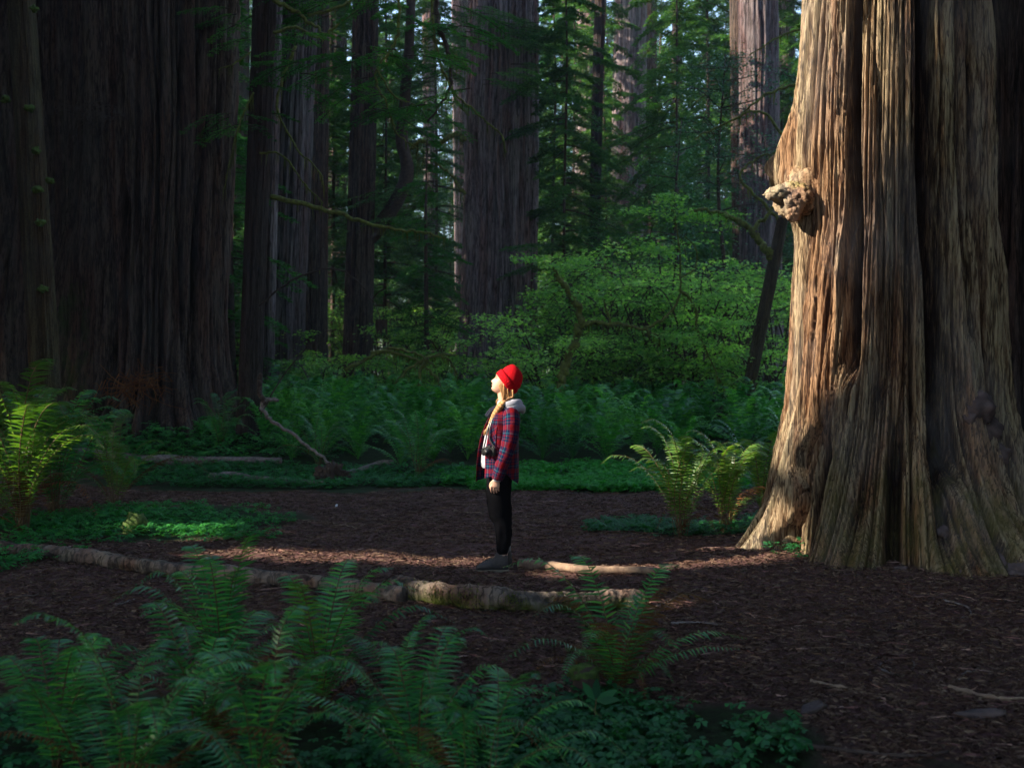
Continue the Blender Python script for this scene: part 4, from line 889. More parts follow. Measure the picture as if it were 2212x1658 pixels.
# ------------------------------------------------------------------ ferns
def frond_geo(R, pts, width, npin=34, droop=.35, blade=.40, side=None, curl=.0):
    """pts: rachis line. returns leaf verts/faces and rachis path"""
    p, t, A, B = frames(pts, (0, 0, 1)); n = len(p)
    L_ = np.linalg.norm(np.diff(p, axis=0), axis=1).sum()
    hz = p[-1]-p[0]; hz = np.array([hz[0], hz[1], 0.]); hz = hz/(np.linalg.norm(hz)+1e-6)
    sd0 = np.array([-hz[1], hz[0], 0]) if side is None else np.array(side, float)
    mb = MB(); ks = np.linspace(.14, .985, npin)
    for k in ks:
        i = min(int(k*(n-1)), n-2); f = k*(n-1)-i; c = p[i]*(1-f)+p[i+1]*f; tt = t[i]
        sd = sd0-np.dot(sd0, tt)*tt; sd /= np.linalg.norm(sd); nm = np.cross(sd, tt)
        if nm[2] < 0 and side is None: nm = -nm
        prof = (min(1, .45+(k-.14)/.22*.55))*(1-max(0, (k-.35)/.65)**1.6)**.8+.06
        for sg in (-1, 1):
            if R.random() < .06: continue
            l = width*prof*R.uniform(.88, 1.08); w_ = L_/npin*.92*(.55+.45*prof)*blade
            d = sg*sd*math.cos(.25)+tt*math.sin(.25)+R.normal(0, .085, 3)
            d /= np.linalg.norm(d); q = -nm*droop*l
            b0 = c+sg*sd*.003
            V = [b0-tt*w_*.55, b0+tt*w_*.75, c+d*l*.5+tt*w_*.6+q*.22, c+d*l*.5-tt*w_*.42+q*.22, c+d*l*.82+tt*w_*.36+q*.65, c+d*l*.82-tt*w_*.16+q*.65, c+d*l+q]
            mb.add(V, [[0, 1, 2, 3], [3, 2, 4, 5]]); mb.F.setdefault(3, []).append(np.array([[mb.n-2, mb.n-3, mb.n-1]]))
    return mb, p
def make_frond(name, R, pts, width, mat, parent, npin=34, droop=.35, **k):
    mb, p = frond_geo(R, pts, width, npin, droop, **k)
    n_leaf = sum(len(f) for f in mb.F[4]); lv = mb
    add_tube(lv, p, np.linspace(.0045, .0015, len(p)), 4, caps=False)
    me = lv.mesh(name, False)
    me.materials.append(M[mat]); me.materials.append(M['stem'])
    # order of faces: quads first (leaf quads then rachis quads), then triangles
    mi = np.zeros(len(me.polygons), np.int32); tot4 = sum(len(f) for f in lv.F[4]); mi[n_leaf:tot4] = 1
    first = list(lv.F.keys())[0]
    if first == 4: me.polygons.foreach_set('material_index', mi)
    return put(name, me, None, parent)
def arc(R, az, reach, rise, n=14, base=(0, 0, 0), tipdrop=.25):
    """rachis rising and arching outwards"""
    d = np.array([math.cos(az), math.sin(az), 0]); s_ = np.array([-math.sin(az), math.cos(az), 0])*R.normal(0, .06)
    b = np.array(base, float)
    return spline([b, b+d*reach*.16+[0, 0, rise*.48], b+d*reach*.45+[0, 0, rise*.88]+s_, b+d*reach*.78+[0, 0, rise*1.0]+s_*2, b+d*reach+[0, 0, rise*(1-tipdrop)]+s_*2.5], n)
RF = np.random.RandomState(5)
# shared frond shapes, length about one metre
def tmp_frond(mat, seed, reach, rise, width, npin, drop):
    R = np.random.RandomState(seed); o = make_frond('frond', R, arc(R, 0, reach, rise, tipdrop=drop), width, mat, None, npin, droop=.3)
    me = o.data; bpy.data.objects.remove(o); return me
FR = {k: [tmp_frond(k, 10+i, re, ri, wd, 40, dr) for i, (re, ri, wd, dr) in enumerate([(.35, .95, .105, .02), (.55, .85, .11, .08), (.75, .72, .115, .15), (.9, .5, .11, .35), (.5, .95, .10, .05), (.8, .35, .10, .6)])]
      for k in ('fern', 'fernwarm', 'ferndead', 'fernfar')}
def fern(label, loc, seed, nf, sc, mat='fern', dead=0, group=None, up=.5, keep=None, low=True):
    R = np.random.RandomState(seed); rt = thing('sword_fern', label, 'fern', loc, group)
    for i in range(nf):
        az = 2.4*i+R.uniform(-.3, .3)
        if keep and not keep(math.cos(az), math.sin(az)): continue
        u = R.random(); k = R.choice([0, 4, 1]) if u < up else R.choice([1, 2, 3] if low else [1, 2])
        mt = mat
        if i >= nf-dead: mt = 'ferndead'; k = R.choice([3, 5])
        o = put('frond', FR[mt][k], None, rt, loc=(R.normal(0, .03), R.normal(0, .03), 0)); s_ = sc*R.uniform(.75, 1.12)
        o.rotation_euler = (R.normal(0, .08), R.normal(0, .08), az); o.scale = (s_, s_, s_*R.uniform(.9, 1.1))
        if mt == 'ferndead': o['label'] = 'brown withered frond'
    return rt
# one-mesh ferns for the dense bank
def bank_proto(seed, nf, mat):
    R = np.random.RandomState(seed); mb = MB()
    for i in range(nf):
        az = 2.4*i+R.uniform(-.3, .3); u = R.random(); k = R.uniform(.8, 1.1)
        rise = R.uniform(.6, 1.05) if u < .7 else R.uniform(.3, .6); reach = 1.25-rise*.75
        m2, p = frond_geo(R, arc(R, az, reach*k, rise*k, 10, tipdrop=.1+.4*(1-rise)*R.random()), .105, 21, .3, blade=.46)
        add_tube(m2, p, np.linspace(.005, .002, len(p)), 3, caps=False)
        off = mb.n; V = np.concatenate(m2.V); mb.V.append(V); mb.n += len(V)
        for kk, v in m2.F.items(): mb.F.setdefault(kk, []).append(np.concatenate(v)+off)
    me = mb.mesh('fronds', False); me.materials.append(M[mat]); return me
BP = [bank_proto(800+i, 15+2*i, 'fernfar' if i != 3 else 'fern') for i in range(5)]
def bank(label, loc, i, rz, sc, group):
    o = bpy.data.objects.new('sword_fern', BP[i % 5]); col.objects.link(o); o.location = tuple(loc); o.rotation_euler = (0, 0, rz); o.scale = (sc,)*3
    tag(o, label, 'fern', group)
random.seed(31)
BL = ('deep green sword fern in the dense bank left of the standing woman', 'ferns in the bank left of the woman')
BRr = ('deep green sword fern in the dense bank between the woman and the giant redwood', 'ferns in the bank right of the woman')
k = 0
for Y, st in ((20.3, 62), (21.6, 58), (23.2, 54), (25, 52), (27, 52), (29.5, 54), (32.5, 60)):
    x = 560+random.uniform(0, 40)
    if Y < 21: x = 640
    while x < 1740:
        px = x+random.uniform(-14, 14); Yy = Y+random.uniform(-.6, .6)
        if Y < 21 and 780 < px < 850: px += 60
        if not (Y < 22.5 and 1480 < px < 1560):
            bank(*((BL[0],) if px < 1085 else (BRr[0],)), GY(px, Yy), k, random.uniform(0, 6.28), random.uniform(.85, 1.2)*(1.0 if Y > 21 else .9), BL[1] if px < 1085 else BRr[1])
        k += 1; x += st*random.uniform(.8, 1.25)*21/Y*1.15
fern('bright sword fern with upright fronds at the front of the bank, left of the woman', GY(905, 18.7), 71, 17, 1.12, 'fern', 1, up=.6)
fern('sword fern growing between the big left redwood and the slim dark trunk', GY(478, 20.8), 72, 11, 1.15, 'fern', 0, up=.6)
fern('low spreading sword fern in front of the bank right behind the slim trunk', GY(690, 19.6), 73, 13, 1.0, 'fern', 1)
# left group, partly in the sun
fern('tall dense sword fern at the left edge with sun-caught fronds', G(50, 1150), 81, 34, 1.6, 'fernwarm', 3, up=.7)
fern('bushy sword fern behind the left edge fern, beside the mossy trunk', G(120, 1120), 82, 28, 1.5, 'fern', 1, up=.7)
fern('small open sword fern right of the sunlit left fern', G(250, 1095), 83, 14, 1.3, 'fernwarm', 2, up=.55)
fern('dark sword fern cut by the left edge of the picture', G(-25, 1130), 84, 24, 1.5, 'fernwarm', 4, up=.6)
# right group at the foot of the giant
fern('tall arching sword fern left of the giant trunk, fronds glowing', G(1470, 1160), 91, 24, 1.05, 'fernwarm', 1, up=.8)
fern('sword fern hugging the left root of the giant', G(1570, 1150), 92, 26, 1.0, 'fernwarm', 2, up=.8)
fern('sword fern squeezed between the giant trunk root and the bank', G(1650, 1125), 93, 20, .95, 'fernwarm', 0, up=.75)

# hand-placed foreground ferns: fronds given by their tips
def hero(label, base, tips, seed, mat='fern', fill=6, dead=2, sc=.7, wd=.10):
    R = np.random.RandomState(seed); B = np.array(base, float); rt = thing('sword_fern', label, 'fern', B)
    for tp in tips:
        px, py, dy, arcu = tp[:4]; m_ = tp[4] if len(tp) > 4 else mat; wdt = tp[5] if len(tp) > 5 else wd
        T = P(px, py, B[1]+dy)-B; hz = np.array([T[0], T[1], 0]); 
        L0 = np.linalg.norm(T)
        pts = spline([(0, 0, 0), hz*.12+[0, 0, T[2]*.35+arcu*.3], hz*.36+[0, 0, T[2]*.68+arcu*.75], hz*.68+[0, 0, T[2]*.93+arcu*.8], T], 18)
        o = make_frond('frond', R, pts, wdt*(.8+.35*L0), m_, rt, int(24+14*L0), droop=.28)
        if m_ == 'ferndead': o['label'] = 'brown withered frond'
    for i in range(fill+dead):
        az = R.uniform(0, 6.28); mt = 'ferndead' if i >= fill else mat; kk = R.choice([3, 5]) if i >= fill else R.choice([1, 2, 3, 5])
        o = put('frond', FR[mt][kk], None, rt); s_ = sc*R.uniform(.7, 1.1); o.rotation_euler = (0, 0, az); o.scale = (s_,)*3
        if i >= fill: o['label'] = 'brown withered frond'
    return rt
hero('sword fern in the left foreground with a cluster of upright and curled fronds', GY(480, 5.75)+[0, 0, 0], [(556, 1152, -.1, .02), (395, 1180, .25, .06), (450, 1195, .45, .04), (355, 1255, .1, .12), (290, 1262, -.2, .12), (520, 1240, -.15, .06),
      (440, 1215, -.35, .05), (505, 1260, .35, .04), (300, 1330, -.4, .1), (600, 1330, .3, .05), (235, 1300, 0, .15)], 101, fill=3, dead=3)
hero('sword fern with broad flat green fronds, middle left foreground', GY(690, 5.5), [(632, 1258, -.25, .02, 'fernwarm'), (765, 1205, .45, .04), (725, 1235, .55, .02), (850, 1225, .1, .04), (905, 1275, .1, .12), (600, 1255, .3, .1), (820, 1300, -.35, .08), (985, 1345, .15, .16), (560, 1370, -.35, .08), (700, 1290, .4, .02)], 102, fill=2, dead=3)
hero('ragged sword fern with brown withered fronds, right of centre in the foreground', GY(1335, 5.9), [(1232, 1198, .35, .04), (1470, 1218, .25, .05), (1615, 1378, .1, .08), (1085, 1225, .1, .12), (1150, 1330, -.2, .1), (1260, 1400, -.5, .1), (1385, 1285, .4, .05), (1420, 1330, .3, .08, 'ferndead'), (1175, 1310, .2, .12, 'ferndead'), (1475, 1285, .1, .1, 'ferndead'), (1460, 1400, -.3, .12), (1080, 1430, -.2, .15), (1540, 1300, .1, .1, 'ferndead'), (1290, 1380, -.4, .1, 'ferndead'), (1600, 1400, -.1, .02)], 103, fill=2, dead=4, sc=.6)
hero('blurred sword fern at the lower left corner of the foreground', GY(120, 4.6), [(60, 1400, .1, .1), (250, 1395, .2, .1), (180, 1420, -.2, .08), (-30, 1440, .1, .1), (320, 1410, .25, .1), (20, 1520, -.4, .1), (240, 1500, -.4, .08), (370, 1480, .1, .12), (130, 1380, .3, .05)], 104, fill=9, dead=2)
hero('blurred sword fern with drooping fronds at the bottom centre of the foreground', GY(900, 4.55), [(830, 1400, .3, .06), (1010, 1400, .2, .12), (700, 1500, 0, .15), (1130, 1480, .1, .15), (930, 1480, -.4, .08), (1080, 1640, -.1, .2), (780, 1600, -.3, .15), (980, 1350, .5, .06), (1200, 1500, .3, .1), (640, 1580, .1, .16)], 105, fill=4, dead=2)
hero('wide sword fern low in the left foreground with fronds sweeping right', GY(430, 4.75), [(300, 1310, .2, .08), (350, 1450, -.2, .1), (560, 1420, .1, .12), (480, 1380, .2, .05), (640, 1500, .1, .14), (390, 1350, .4, .05), (700, 1450, .2, .12), (520, 1550, -.3, .12), (600, 1330, .4, .1)], 106, fill=2, dead=2)

fern('dark low sword fern at the bottom edge between the corner and drooping ferns', GY(560, 4.15), 111, 13, .72, 'fern', 2, up=.3)
fern('dark arching sword fern at the bottom edge right of the corner fern', GY(270, 4.2), 114, 14, .8, 'fern', 2, up=.2)
fern('low sword fern at the bottom edge just left of the clover carpet', GY(1040, 4.2), 112, 11, .62, 'fern', 2, up=.2)
fern('spreading sword fern between the two upright foreground ferns', GY(860, 5.2), 113, 8, .6, 'fern', 2, up=.35)
# ------------------------------------------------------------------ clover, litter
def clover_patch(name, label, spots, size, seed, dens, mat='clover'):
    R = np.random.RandomState(seed); cs = []
    for cx, cy_, rx, ry, n in spots:
        r = np.sqrt(R.random(n)); a = R.uniform(0, 6.28, n); x = cx+rx*r*np.cos(a); y = cy_+ry*r*np.sin(a)
        k = noise(x*2.2, y*2.2, 0, seed) > -.6+R.uniform(-.3, .3, n)+.5*(r > .8)
        cs.append(np.stack([x[k], y[k]], 1))
    c = np.vstack(cs); n = len(c); x, y = c.T; z = hgt(x, y)+R.uniform(.02, .12, n)*(size/.035)
    r0 = R.uniform(0, 6.28, n); tl = R.normal(0, .25, (n, 2)); Vs = []; s_ = size*R.uniform(.6, 1.25, n)
    for k in range(3):
        a = r0+k*2.094; d = np.stack([np.cos(a), np.sin(a), tl[:, 0]*np.cos(a)+tl[:, 1]*np.sin(a)-.12], 1); sd = np.stack([-np.sin(a), np.cos(a), -tl[:, 0]*np.sin(a)+tl[:, 1]*np.cos(a)], 1)
        o = np.stack([x, y, z], 1); q = lambda u, v, w_=0: o+d*(s_*u)[:, None]+sd*(s_*v)[:, None]+np.array([0, 0, w_*size])
        Vs.append(np.stack([q(.03, 0), q(.55, .52, -.1), q(.98, .42, -.18), q(.86, 0, .02), q(.98, -.42, -.18), q(.55, -.52, -.1)], 1))
    V = np.stack(Vs, 1).reshape(-1, 3); Fa = np.arange(len(V)).reshape(-1, 6)
    f1 = Fa[:, [0, 1, 2, 3]]; f2 = Fa[:, [0, 3, 4, 5]]
    o = put(name, new_mesh(name, V, np.vstack([f1, f2]), smooth=False), M[mat]); tag(o, label, 'ground cover', kind='stuff')
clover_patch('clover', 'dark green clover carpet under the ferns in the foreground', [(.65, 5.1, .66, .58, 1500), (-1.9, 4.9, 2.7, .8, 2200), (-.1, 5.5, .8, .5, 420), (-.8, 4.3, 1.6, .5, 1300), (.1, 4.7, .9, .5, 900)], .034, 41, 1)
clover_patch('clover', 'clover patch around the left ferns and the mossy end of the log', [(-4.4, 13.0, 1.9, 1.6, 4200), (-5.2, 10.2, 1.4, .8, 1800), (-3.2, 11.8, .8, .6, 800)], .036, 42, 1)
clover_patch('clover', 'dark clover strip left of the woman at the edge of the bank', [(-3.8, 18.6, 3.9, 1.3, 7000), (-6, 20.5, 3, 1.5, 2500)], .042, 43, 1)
clover_patch('lit_clover', 'strip of low plants right behind the woman, light painted into its green', [(1.4, 18.3, 2.7, 1.5, 12000)], .045, 46, 1, 'clover_lit')  # looks lit through its brighter leaf colour, not by the sun
clover_patch('clover', 'low clover at the foot of the giant and its ferns', [(2.25, 12.3, 1.5, .8, 3200), (3.2, 18.5, 2.5, 2, 2500), (2.7, 10.3, .5, .4, 120)], .034, 44, 1)
clover_patch('ground_plants', 'leafy undergrowth filling the floor of the wood behind the ferns', [(0, 27, 17, 5.5, 16000), (0, 38, 22, 8, 14000), (-8, 21, 4, 2, 2500)], .085, 45, 1)

def litter(n, seed, L, W, ymin, ymax, mat, name, label, xr=.48, pale=False):
    R = np.random.RandomState(seed); y = ymin+(ymax-ymin)*R.random(n)**1.3; x = (R.random(n)-.5)*2*xr*y*1.02
    if True:
        k = green(x, y) < .55; x, y = x[k], y[k]; n = len(x)
    a = R.uniform(0, 3.14, n); l = L*R.uniform(.3, 1.3, n)*(.6+.05*y); w_ = W*R.uniform(.5, 1.4, n)*(.6+.05*y)
    bend = R.normal(0, .22, n)*l
    d = np.stack([np.cos(a), np.sin(a)], 1); s_ = np.stack([-np.sin(a), np.cos(a)], 1); c = np.stack([x, y], 1); rows = []
    for u, bf, wf in ((-.5, 0, .5), (-.18, .8, 1), (.18, .8, 1), (.5, 0, .3)):
        m = c+d*(l*u)[:, None]+s_*(bend*bf)[:, None]
        for sg in (-1, 1):
            q = m+s_*(w_*wf*.5*sg)[:, None]; rows.append(np.stack([q[:, 0], q[:, 1], hgt(m[:, 0], m[:, 1])+.010+.012*R.random(n)*(1 if abs(u) > .4 else 1.4)], 1))
    V = np.stack(rows, 1).reshape(-1, 3); b0 = np.arange(n)[:, None]*8
    Fq = np.vstack([b0+np.array([[0, 1, 3, 2]])+2*j for j in range(3)])
    o = put(name, new_mesh(name, V, Fq, smooth=False), M[mat]); tag(o, label, 'forest litter', kind='stuff')
litter(110000, 61, .085, .0021, 4, 17.5, 'needles', 'needle_litter', 'fallen reddish conifer needles strewn over the clearing')
litter(1800, 62, .24, .005, 4, 17, 'needles', 'twig_litter', 'small broken twigs scattered on the clearing floor')
# ------------------------------------------------------------------ logs, sticks
def log(name, label, cat, pts, r0, r1, mat, seed, rough=.26, n=90, nt=40, sink=.6, fr=5, knots=(), mossk=0.0, flat=1.0):
    p = np.array([G(*q[:2]) for q in pts]); p[:, 2] += r0*sink
    C = p.mean(0); C[2] -= r0*sink; path = spline(p-C, n)
    t = np.linspace(0, 1, n); rr = (r0+(r1-r0)*t)*(1+.10*noise(t*14, 0, seed, 1))
    V, Fq, cap = tube(path, rr, nt, rough=0, caps=True); m = n*nt
    ctr = np.repeat(path, nt, 0); d = V[:m]-ctr
    nn = fbm(V[:m, 0]*fr, V[:m, 1]*fr, V[:m, 2]*fr, 4, seed); fine = -np.abs(noise(V[:m, 0]*22, V[:m, 1]*22, V[:m, 2]*22, seed+3))
    V[:m] = ctr+d*(1+rough*nn*1.6+rough*.5*fine)[:, None]
    hh = np.r_[np.clip(.5+nn+fine*.3, 0, 1), .2, .2]
    up = np.r_[(-d[:, 2]/r0)*.28+mossk, -1, -1]
    me = new_mesh(name, V, [Fq, cap], att={'h': hh, 'moss': up})
    o = put(name, me, M[mat], None, loc=C); tag(o, label, cat)
    return o, C, path
# the long fallen trunk
lo, C, pth = log('fallen_log', 'long thin fallen trunk running from the left edge into the clearing, mossy left end', 'log',
                 [(-90, 1172), (0, 1195), (150, 1212), (300, 1235), (450, 1250), (600, 1265), (740, 1281), (872, 1303)], .075, .062, 'log', 901, n=260, nt=40, sink=.75, mossk=.05)
lo2, C2_, p2 = log('fallen_log', 'sunlit stout log piece with green moss tufts lying in front of the woman', 'log',
                   [(852, 1290), (950, 1304), (1080, 1318), (1200, 1320), (1300, 1318), (1392, 1312)], .09, .07, 'log', 902, n=180, nt=48, sink=.8, rough=.3, fr=8, mossk=.25)
R = np.random.RandomState(4)
for k, (u, dz) in enumerate(((.1, .6), (.27, .55), (.33, .5), (.45, .6), (.62, .5), (.2, 1.0), (.75, .3))):
    i = int(u*(len(p2)-1)); c = p2[i]+np.array([0, -.10, .03*dz])
    mbm = MB(); nb_ = 240
    o_ = R.normal(0, 1, (nb_, 3))*[.06, .02, .035]+c; dd = unit(R.normal(0, 1, (nb_, 3))+[0, -.8, .3]); sd_ = unit(np.cross(dd, [0, 0, 1.]))
    V, Fq = quads(o_, dd, sd_, np.full(nb_, .028), np.full(nb_, .006)); put('moss', new_mesh('moss', V, Fq, smooth=False), M['mosshang'], lo2, kind='stuff')
for u, r in ((.30, .045), (.62, .04), (.12, .03)):
    i = int(u*(len(p2)-1)); lump('knot', p2[i]+np.array([0, -.09, .04]), r, lo2, M['log'], int(u*90), n=20, rough=.3)
for i in range(9):   # moss cushions on the left end
    q = pth[int(i*3.2)]; lump('moss', q+np.array([0, -.01, .055]), .06, lo, M['moss'], i, n=16, squash=(1.6, .8, .6), rough=.5)
log('fallen_stick', 'short dead stick with a bleached broken end on the ground right of the woman', 'stick', [(1120, 1222), (1200, 1228), (1270, 1236), (1340, 1238), (1418, 1240)], .042, .026, 'wood', 903, rough=.12, n=70, nt=18, sink=.9, fr=9) if False else None
st, Cst, ps = log('fallen_stick', 'dead stick with a bleached broken end on the ground right of the woman', 'stick', [(1122, 1226), (1200, 1232), (1270, 1240), (1340, 1240), (1418, 1242)], .045, .03, 'wood', 903, rough=.14, n=80, nt=18, sink=.8, fr=9) if True else None
M_ = {}
if 'h' in st.data.attributes: pass
log('fallen_pole', 'straight pale pole lying in front of the big left redwood', 'log', [(165, 1000), (300, 1003), (450, 1006), (608, 1008)], .10, .075, 'driftwood', 904, rough=.08, n=80, nt=24, sink=.9)
log('fallen_branch', 'smooth dark branch on the ground left of the clearing', 'fallen branch', [(455, 1040), (500, 1036), (545, 1042), (600, 1046), (660, 1050), (700, 1052)], .075, .035, 'driftwood', 905, rough=.12, n=80, nt=20, sink=.9)
log('fallen_branch', 'forked bit of branch lying in the clover left of the single fern', 'fallen branch', [(745, 1030), (780, 1022), (815, 1008), (850, 1004)], .06, .04, 'driftwood', 906, rough=.2, n=40, nt=16, sink=.9)
# crooked root-wad branch leaning left of the woman
Cb = G(720, 1045); rb = thing('dead_branch', 'bent bare branch rising from a dark root ball, in front of the fern bank', 'fallen branch', Cb)
mossy_branch(rb, Cb, [(600, 862), (572, 866), (568, 885), (590, 910), (640, 945), (690, 980), (725, 1015), (735, 1035)], 18.6, .035, .02, 930, 10, .2, mat='driftwood')
mossy_branch(rb, Cb, [(572, 870), (560, 840), (565, 810)], 18.6, .04, .03, 931, 5, .2, mat='brushwood')
lump('root_ball', np.array([-.02, 0, .08]), .2, rb, M['brushwood'], 8, n=44, rough=.9, fr=4, squash=(1.2, .8, 1.0))
mb = MB(); moss_strands(mb, [np.array([-.2+i*.06, -.14, .2+.04*(i % 3)]) for i in range(8)], 40, .18, random.Random(4), .008); put('roots', mb.mesh('roots', False), M['brushwood'], rb)
def curve_twig(label, pts, r, mat='driftwood', name='twig'):
    p = np.array([G(*q) for q in pts]); p[:, 2] += r*1.0; C = p.mean(0); C[2] = H(C[0], C[1])
    mb = MB(); path = spline(p-C, 26); path[:, 2] += .012*np.abs(noise(np.arange(26)*.35, r*99, 0, 3))
    add_tube(mb, path, np.linspace(r, r*.5, 26), 7, rough=.3, nfreq=20)
    o = put(name, mb.mesh(name), M[mat], None, loc=C); tag(o, label, 'twig')
for a in [('pale straight stick right of the ragged fern', [(1450, 1352), (1500, 1350), (1560, 1354)], .014), ('flat silvery splinter in the right foreground', [(1752, 1478), (1800, 1488), (1845, 1494)], .014, 'wood'),
          ('long dark curved twig along the bottom right corner', [(1640, 1580), (1720, 1612), (1850, 1632), (1960, 1642), (2050, 1630)], .014, 'brushwood'), ('thick dead twig with a pale tip at the right edge', [(2050, 1492), (2110, 1508), (2160, 1518), (2215, 1516)], .017, 'wood'),
          ('looped bluish twig in the right foreground', [(1905, 1452), (1950, 1460), (1975, 1440), (1955, 1425), (1910, 1432), (1900, 1440)], .007), ('short s-shaped twig in the right foreground', [(2072, 1475), (2080, 1460), (2110, 1450), (2120, 1430)], .008),
          ('pale twig pointing at the looped one in the right foreground', [(2000, 1400), (2040, 1405), (2080, 1418)], .008, 'wood'), ('hooked twig below the giant trunk', [(2038, 1300), (2080, 1310), (2098, 1328), (2075, 1338)], .009),
          ('twig lying just right of the log end', [(1390, 1325), (1440, 1305), (1500, 1278), (1522, 1275)], .011, 'wood'), ('dark twig in front of the sunlit log', [(1170, 1338), (1220, 1335), (1260, 1330)], .010, 'brushwood'),
          ('small curved twig on the clearing below the left log', [(250, 1310), (280, 1302), (300, 1292)], .009), ('long thin twig at the far left of the clearing', [(-5, 1298), (60, 1292), (110, 1286)], .012, 'brushwood'),
          ('brown branch lying in the clover at the bottom centre', [(1040, 1610), (1120, 1595), (1180, 1580), (1210, 1560)], .02), ('white pointed twig on the clearing behind the log', [(720, 1133), (750, 1138), (782, 1146)], .010, 'wood'),
          ('thin pale twig in the middle of the clearing left of the woman', [(980, 1105), (1040, 1110), (1080, 1110)], .009, 'wood'), ('twig in the clearing under the dark branch', [(590, 1120), (640, 1124), (690, 1130)], .009, 'wood')]:
    curve_twig(*a)
def chunk(label, px, py, r, sq, rz, mat='wood', cat='wood chunk', name='wood_chunk'):
    C = G(px, py); o = lump(name, (0, 0, r*sq[2]*.45), r, None, M[mat], int(px), n=28, rough=.3, squash=sq); o.location = tuple(C); o.rotation_euler = (0, 0, rz); tag(o, label, cat); return o
chunk('reddish elongated wood chunk in the right foreground', 1755, 1540, .085, (1.5, .5, .42), .9, 'darkburl'); chunk('flat bluish wood chunk at the lower right', 2120, 1550, .08, (1.6, .6, .4), .15, 'darkburl')
mbx = chunk('green mossy mound beside the log near the left fern', 295, 1150, .15, (1, .8, .95), 0, 'moss', 'moss mound', 'moss_mound')
Cs = GY(1262, 5.75); sp = thing('tree_stump', 'small mossy rotten stump among the ragged foreground fern', 'stump', Cs)
mb = MB(); add_tube(mb, [(0, 0, -.03), (0, 0, .06), (.01, 0, .14), (0, 0, .18)], [.085, .075, .068, .06], 22, rough=.4, nfreq=16); put('wood', mb.mesh('wood'), M['brushwood'], sp)
lump('moss', (0, 0, .155), .078, sp, M['moss'], 3, n=30, rough=.5, squash=(1, 1, .5))
# reddish dead twigs caught on the left redwood
for (cx_, cy2, n_, r_, sd_) in ((290, 830, 130, .5, 1), (190, 240, 90, .45, 2), (40, 830, 60, .5, 3)):
    C_ = P(cx_, cy2, 21.55 if cx_ != 40 else 22.5); mb = MB(); rr = random.Random(sd_)
    for _ in range(n_):
        s0 = np.array([rr.gauss(0, r_*.5), rr.gauss(0, .12), rr.gauss(0, r_*.25)]); e = s0+np.array([rr.gauss(0, .3), rr.gauss(0, .1), rr.gauss(-.12, .2)])
        add_tube(mb, spline([s0, (s0+e)/2+[0, 0, rr.uniform(-.08, .08)], e], 6), np.linspace(.009, .004, 6), 3, caps=False)
    o = put('dead_twigs', mb.mesh('dead_twigs'), M['ferndead'] if sd_ == 1 else M['brushwood'], tl if cx_ != 40 else tb)
    o.location = tuple(np.array(C_)-(np.array(LC) if cx_ != 40 else np.array(LB)))
# small bits
o = put('scrap_of_paper', new_mesh('scrap', [(0, 0, 0), (.03, 0, .01), (.035, .012, .04), (.012, .006, .045), (.0, .006, .024)], [[[0, 1, 2, 3]], [[0, 3, 4]]], smooth=False), m_plain('white_scrap', (.8, .8, .85)), None, loc=G(724, 1096)+[0, 0, .005]); tag(o, 'tiny white scrap lying on the clearing left of the woman', 'paper scrap')
# young plant with smooth leaves in the foreground clover
Cy = GY(1280, 5.25); yp = thing('seedling', 'small seedling with three smooth pale green leaves in the foreground clover', 'plant', Cy)
mb = MB(); add_tube(mb, spline([(0, 0, 0), (.01, 0, .1), (.02, 0, .2)], 8), .003, 5); put('stem', mb.mesh('stem'), M['stem'], yp)
for az, el in ((.3, .5), (2.6, .9), (-.4, .1), (1.5, 1.2)):
    d = np.array([math.cos(az)*math.cos(el), -.15, math.sin(el)]); s_ = unit(np.cross(d, [0, 1, 0])); b = np.array([.015, 0, .16]); Lf = .12
    V = [b, b+d*Lf*.35+s_*.02, b+d*Lf*.7+s_*.016, b+d*Lf, b+d*Lf*.7-s_*.016, b+d*Lf*.35-s_*.02]
    put('leaf', new_mesh('leaf', V, [[[0, 1, 5, 5]]][:0]+[np.array([[1, 2, 4, 5]]), np.array([[0, 1, 5], [2, 3, 4]])], smooth=False), M['bay'], yp)

# ------------------------------------------------------------------ unseen trees added to shade the clearing, leaves cut out for sun
def perp(p):  # coordinates across the sunbeam
    u = np.array([-S[1], S[0], 0]); u /= np.linalg.norm(u); v = np.cross(S, u); return np.stack([p@u, p@v], -1)
GAPS = [((0, 9.86, 1.15), (.05, 9.86, 1.72), .26), ((-.25, 9.86, 1.25), (-.15, 9.86, 1.5), .2), ((-2.7, 10.75, 0), (-.5, 10.3, 0), .19), ((-.75, 8.3, .12), (1.0, 8.15, .12), .07),
        ((2.6, 10.9, 1.15), (2.8, 10.9, 6.4), .30), ((2.9, 10.45, 1.95), (3.1, 10.4, 6.4), .28), ((3.4, 10.4, 2.9), (3.4, 10.4, 6.4), .14), ((-4.95, 11.9, 1.0), (-4.7, 11.9, 1.15), .20), ((-4.4, 11.5, .6), (-4.2, 11.5, .6), .1), ((-5.2, 12.2, .9), (-5.2, 12.2, .7), .12),
        ((1.5, 11.8, .8), (2.6, 11.8, .95), .26), ((.5, 9.7, 0.02), (1.7, 9.9, 0.02), .13)]
DAP = [((1.5, 25.5, 3.0), (6.5, 27, 3.2), .7), ((-4.6, 44, 6), (-3.6, 45, 13), 3), ((4, 62, 15), (8, 64, 21), 1.6), ((2, 36, 3), (7, 38, 4), .6)]
